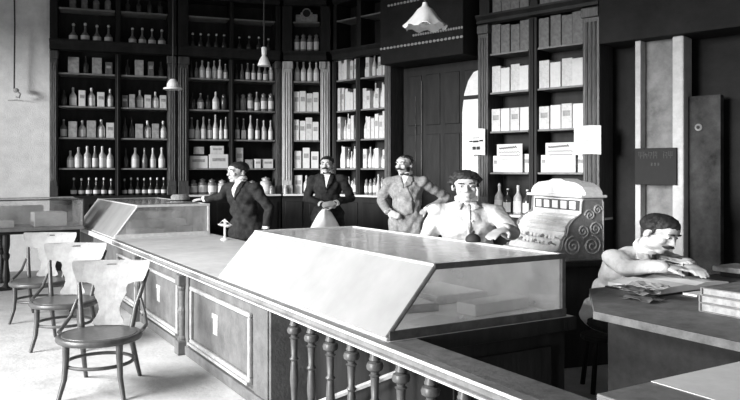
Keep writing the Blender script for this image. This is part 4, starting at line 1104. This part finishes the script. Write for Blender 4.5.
    if opt.get('apron'):
        a = opt['apron']; q = MB(); n, mrow = 14, 12; vs = []
        for i in range(mrow+1):
            f = i/mrow; z = a['top']+(a['bot']-a['top'])*f; hw = a['w0']+(a['w1']-a['w0'])*min(1, f*1.5)**.8
            for j in range(n+1):
                s = -1+2*j/n; vs.append((a.get('x', 0)+s*hw, a['y']-.05*f-.055*(1-abs(s))+.05*s*s*hw/.25+.008*math.sin(j*2.1)*f, z))
        q._add(vs, [(i*(n+1)+j, i*(n+1)+j+1, (i+1)*(n+1)+j+1, (i+1)*(n+1)+j) for i in range(mrow) for j in range(n)])
        fin(q.mesh('apron', LINEN, True), 'apron', root, .006)
    return root
def loc_of(base, rz_, k, sz):
    c, s = math.cos(-rz_), math.sin(-rz_)
    def f(X, Y, Z):
        x, y = (X-base[0])/k, (Y-base[1])/k
        return (c*x-s*y, s*x+c*y, Z/sz)
    return f
def stand(dx=0, hip=.92, lean=0.0):
    return dict(pelvis=(0, 0, hip+.03), waist=(dx*.35, lean*.3, hip+.19), chest=(dx*.75, lean*.8, hip+.37), neck=(dx, lean, hip+.56),
                hipa=(-.09, 0, hip), hipb=(.09, 0, hip), kna=(-.10, -.01, .49), knb=(.10, -.01, .49), ana=(-.11, .03, .085), anb=(.11, .03, .085),
                sha=(dx*.9-.165, lean*.95, hip+.475), shb=(dx*.9+.165, lean*.95, hip+.475))
DN = (0, 0, -1)
# the leaning man in the dark suit
base, r_, k, s = (-1.665, 9.83), -.50, 1.40, 1.07
L = loc_of(base, r_, k, s)
J = stand(-.05, .88, -.02)
J.update(ela=L(-2.02, 10.03, 1.335), wra=L(-2.30, 10.12, 1.29), elb=(.26, .02, 1.10), wrb=(.27, -.05, .86),
         handa=((-1, .25, -.05), (0, 0, 1), .35, -1), handb=((.05, -.15, -1), (1, 0, 0), .5, -1))
person('man in dark suit and white tie leaning on the smaller glass showcase', base, r_, k, s, J,
       dict(c=(-.075, -.035, 1.555), rot=(.05, .06, -.35), s=1.06, gaze=-.002), 'short', SUITD, SUITD,
       dict(tie=(LINEN, 'long'), vdepth=.20, buttons=(INK, 2)))
# the man with the white apron
base, r_, k, s = (-.655, 11.3), -.08, 1.37, 1.10
L = loc_of(base, r_, k, s)
J = stand(0, .93)
J.update(ela=(-.235, -.02, 1.14), wra=(-.03, -.215, 1.07), elb=(.265, .0, 1.15), wrb=(.115, -.225, 1.085),
         handa=((.9, -.25, -.1), (0, -1, .2), .7, 1), handb=((-.85, -.3, -.1), (0, -1, .3), .8, -1))
person('moustached man in dark jacket over a white apron, hands clasped, before the corner cabinet', base, r_, k, s, J,
       dict(c=(-.005, -.02, 1.615), rot=(.02, 0, -.12), s=.98), 'short', SUITD, SUITD,
       dict(tie=(INK, 'bow'), vdepth=.20, moustache=.9, buttons=(INK, 1), apron=dict(top=1.01, bot=.35, w0=.03, w1=.235, y=-.20)))
# the man in the grey suit, arms akimbo
base, r_, k, s = (.50, 9.9), -.22, 1.37, 1.09
L = loc_of(base, r_, k, s)
J = stand(-.01, .93)
J.update(ela=(-.275, .07, 1.17), wra=(-.155, -.15, 1.04), elb=(.385, .16, 1.20), wrb=(.19, -.005, 1.055),
         handa=((.75, -.35, -.35), (-.3, -1, .3), .9, 1), handb=((-.75, -.35, -.35), (.4, -.6, .7), .7, -1))
rt = person('moustached man in grey suit and bow tie standing with hands on hips', base, r_, k, s, J,
       dict(c=(-.02, -.03, 1.615), rot=(.0, .03, -.42), s=1.0, gaze=-.002), 'thin', SUITG, TROUS,
       dict(tie=(BLACKC, 'bow'), vdepth=.13, moustache=1.0, beard=True, waistcoat=mat('light_grey_waistcoat', .30, .9, .2, 26, .3, 45), buttons=(INK, 4), bstep=.075, skirt=.10))
# the clerk in the white coat
base, r_, k, s = (.80, 6.02), -.10, 1.37, .965
L = loc_of(base, r_, k, s)
J = stand(-.005, .92, -.02)
J.update(ela=(-.245, .05, 1.12), wra=(-.25, .02, .87), elb=L(1.10, 5.68, 1.20), wrb=L(.965, 5.26, 1.262),
         handa=((.0, -.3, -1), (-1, 0, 0), .5, 1), handb=((-.55, -.85, -.28), (0, 0, 1), .25, -1))
person('young clerk in white coat with thick dark wavy hair, hand on the big showcase', base, r_, k, s, J,
       dict(c=(-.008, -.035, 1.605), rot=(.05, -.04, .02), s=1.0), 'wavy', COATW, SUITG,
       dict(vdepth=0, buttons=(CARD, 4), front_edge=True, turned_collar=True, loose=.012, skirt=.34, coat='white_coat', bx=.03, cuffs=''))
# the writing man at the desk
pb = uv(4.43, 3.865)
base, r_, k, s = (pb.x, pb.y), math.radians(27), 1.37, 1.0
L = loc_of(base, r_, k, s)
J = dict(pelvis=(0, 0, .60), waist=(0, -.06, .77), chest=(.0, -.15, .95), neck=(.0, -.245, 1.115),
         hipa=(-.09, -.02, .57), hipb=(.09, -.02, .57), kna=(-.13, -.43, .55), knb=(.13, -.43, .55), ana=(-.13, -.40, .11), anb=(.13, -.40, .11),
         sha=(-.150, -.185, 1.045), shb=(.165, -.20, 1.035))
J.update(ela=(-.185, -.30, 1.0), wra=(-.105, -.455, 1.028), elb=(.225, -.30, .995), wrb=(.055, -.465, 1.028),
         handa=((.85, -.55, -.10), (-.1, -.1, 1), .45, 1), handb=((-.35, -.9, -.12), (0, 0, 1), .5, -1))
person('dark-haired man in white coat writing in the open account book', base, r_, k, s, J,
       dict(c=(.0, -.335, 1.235), rot=(.42, .10, .12), s=1.05, gaze=0), 'fringe', COATW, SUITD,
       dict(tie=(INK, 'long'), vdepth=.16, moustache=.85, loose=.014, skirt=0, coat='white_coat', buttons=(CARD, 1), cuffs=''))
# stool under him
st = uv(4.43, 3.915)
t = thing('desk_stool', 'dark round stool under the writing man', 'stool', (st.x, st.y, 0), 0)
MB().lathe([(.17, .385), (.185, .395), (.185, .415), (.17, .425)], 20).obj('seat', DARKW, t)
for i in range(4):
    a = PI/4+i*PI/2; MB().tube([(.14*math.cos(a), .14*math.sin(a), .384), (.19*math.cos(a), .19*math.sin(a), 0)], .02, 8).obj('leg', DARKW, t)
p0 = uv(4.33, 3.16); t = thing('dip_pen', 'slim dark pen in the fingers of the writing man', 'pen', (p0.x, p0.y, DZ+.058), rz)
MB().tube([(0, 0, 0), (.012, .012, .02), (.085, .055, .085)], [.002, .006, .004], 6).obj('pen_holder', INK, t)
# soft felt hat, balance, dark round weight
hp = uv(2.98, 10.32)
t = thing('felt_hat', 'grey soft hat lying on the smaller showcase by the leaning man', 'hat', (hp.x, hp.y, 1.232), .4)
MB().lathe([(.165, .0), (.17, .008), (.12, .014), (.115, .03), (.112, .09), (.09, .115), (.03, .105)], 22, sx=1.15).obj('hat_body', SUITG, t, smooth=True)
MB().lathe([(.118, .018), (.1185, .04), (.110, .041), (.110, .018)], 22, sx=1.15).obj('hat_band', BLACKC, t)
bp_ = uv(3.17, 8.98)
t = thing('counter_balance', 'small pale balance standing on the counter before the leaning man', 'scale', (bp_.x, bp_.y, CT+.001), rz)
MB().lathe([(.06, 0), (.06, .012), (.02, .03), (.014, .05), (.014, .24), (.02, .25), (.01, .265)], 14).obj('column', NICKELB, t)
MB().tube([(0, -.10, .235), (0, 0, .25), (0, .10, .235)], .007, 6).obj('beam', NICKELB, t)
for sy in (-1, 1):
    MB().lathe([(.012, .165), (.055, .185), (.06, .195), (.052, .192), (.01, .172)], 14, c=(0, sy*.10, 0)).tube([(-.05, sy*.10, .19), (0, sy*.10, .235), (.05, sy*.10, .19)], .003, 5).obj('pan', PORC, t)
ip = uv(3.255, 4.06)
t = thing('paperweight', 'small dark domed paperweight on the big showcase beside the clerk', 'paperweight', (ip.x, ip.y, 1.1805), rz)
MB().lathe([(.050, 0), (.056, .010), (.050, .034), (.03, .052), (.012, .058)], 16).obj('dome', INK, t, smooth=True)
MB().lathe([(.008, .0585), (.012, .068), (.004, .078)], 10).obj('knob', INK, t, smooth=True)
# ------------------------------------------------------------------ light
w = bpy.data.worlds.new('world'); sc.world = w; w.use_nodes = True
bg = w.node_tree.nodes['Background']; bg.inputs['Color'].default_value = (1, 1, 1, 1); bg.inputs['Strength'].default_value = 0.3
def area(name, loc, aim, sx, sy, power, spread):
    d_ = bpy.data.lights.new(name, 'AREA'); d_.shape = 'RECTANGLE'; d_.size = sx; d_.size_y = sy; d_.energy = power; d_.spread = math.radians(spread)
    o_ = bpy.data.objects.new(name, d_); COL.objects.link(o_); o_.location = loc
    o_.rotation_euler = (Vector(aim)-Vector(loc)).to_track_quat('-Z', 'Y').to_euler(); return o_
area('high_window_light', (-7.0, 3.0, 5.0), (-.6, 6.6, .3), 5.0, 2.4, 570, 85)
sd_ = bpy.data.lights.new('daylight', 'SUN'); sd_.energy = 4.3; sd_.angle = math.radians(11)
so = bpy.data.objects.new('daylight', sd_); COL.objects.link(so); so.location = (-12, -8, 4)
so.rotation_euler = Vector((.77, .64, -.08)).to_track_quat('-Z', 'Y').to_euler()
sc.view_settings.view_transform = 'Standard'; sc.view_settings.look = 'None'; sc.view_settings.gamma = 1.0
sc.view_settings.exposure = 0.12; sc.view_settings.use_curve_mapping = False
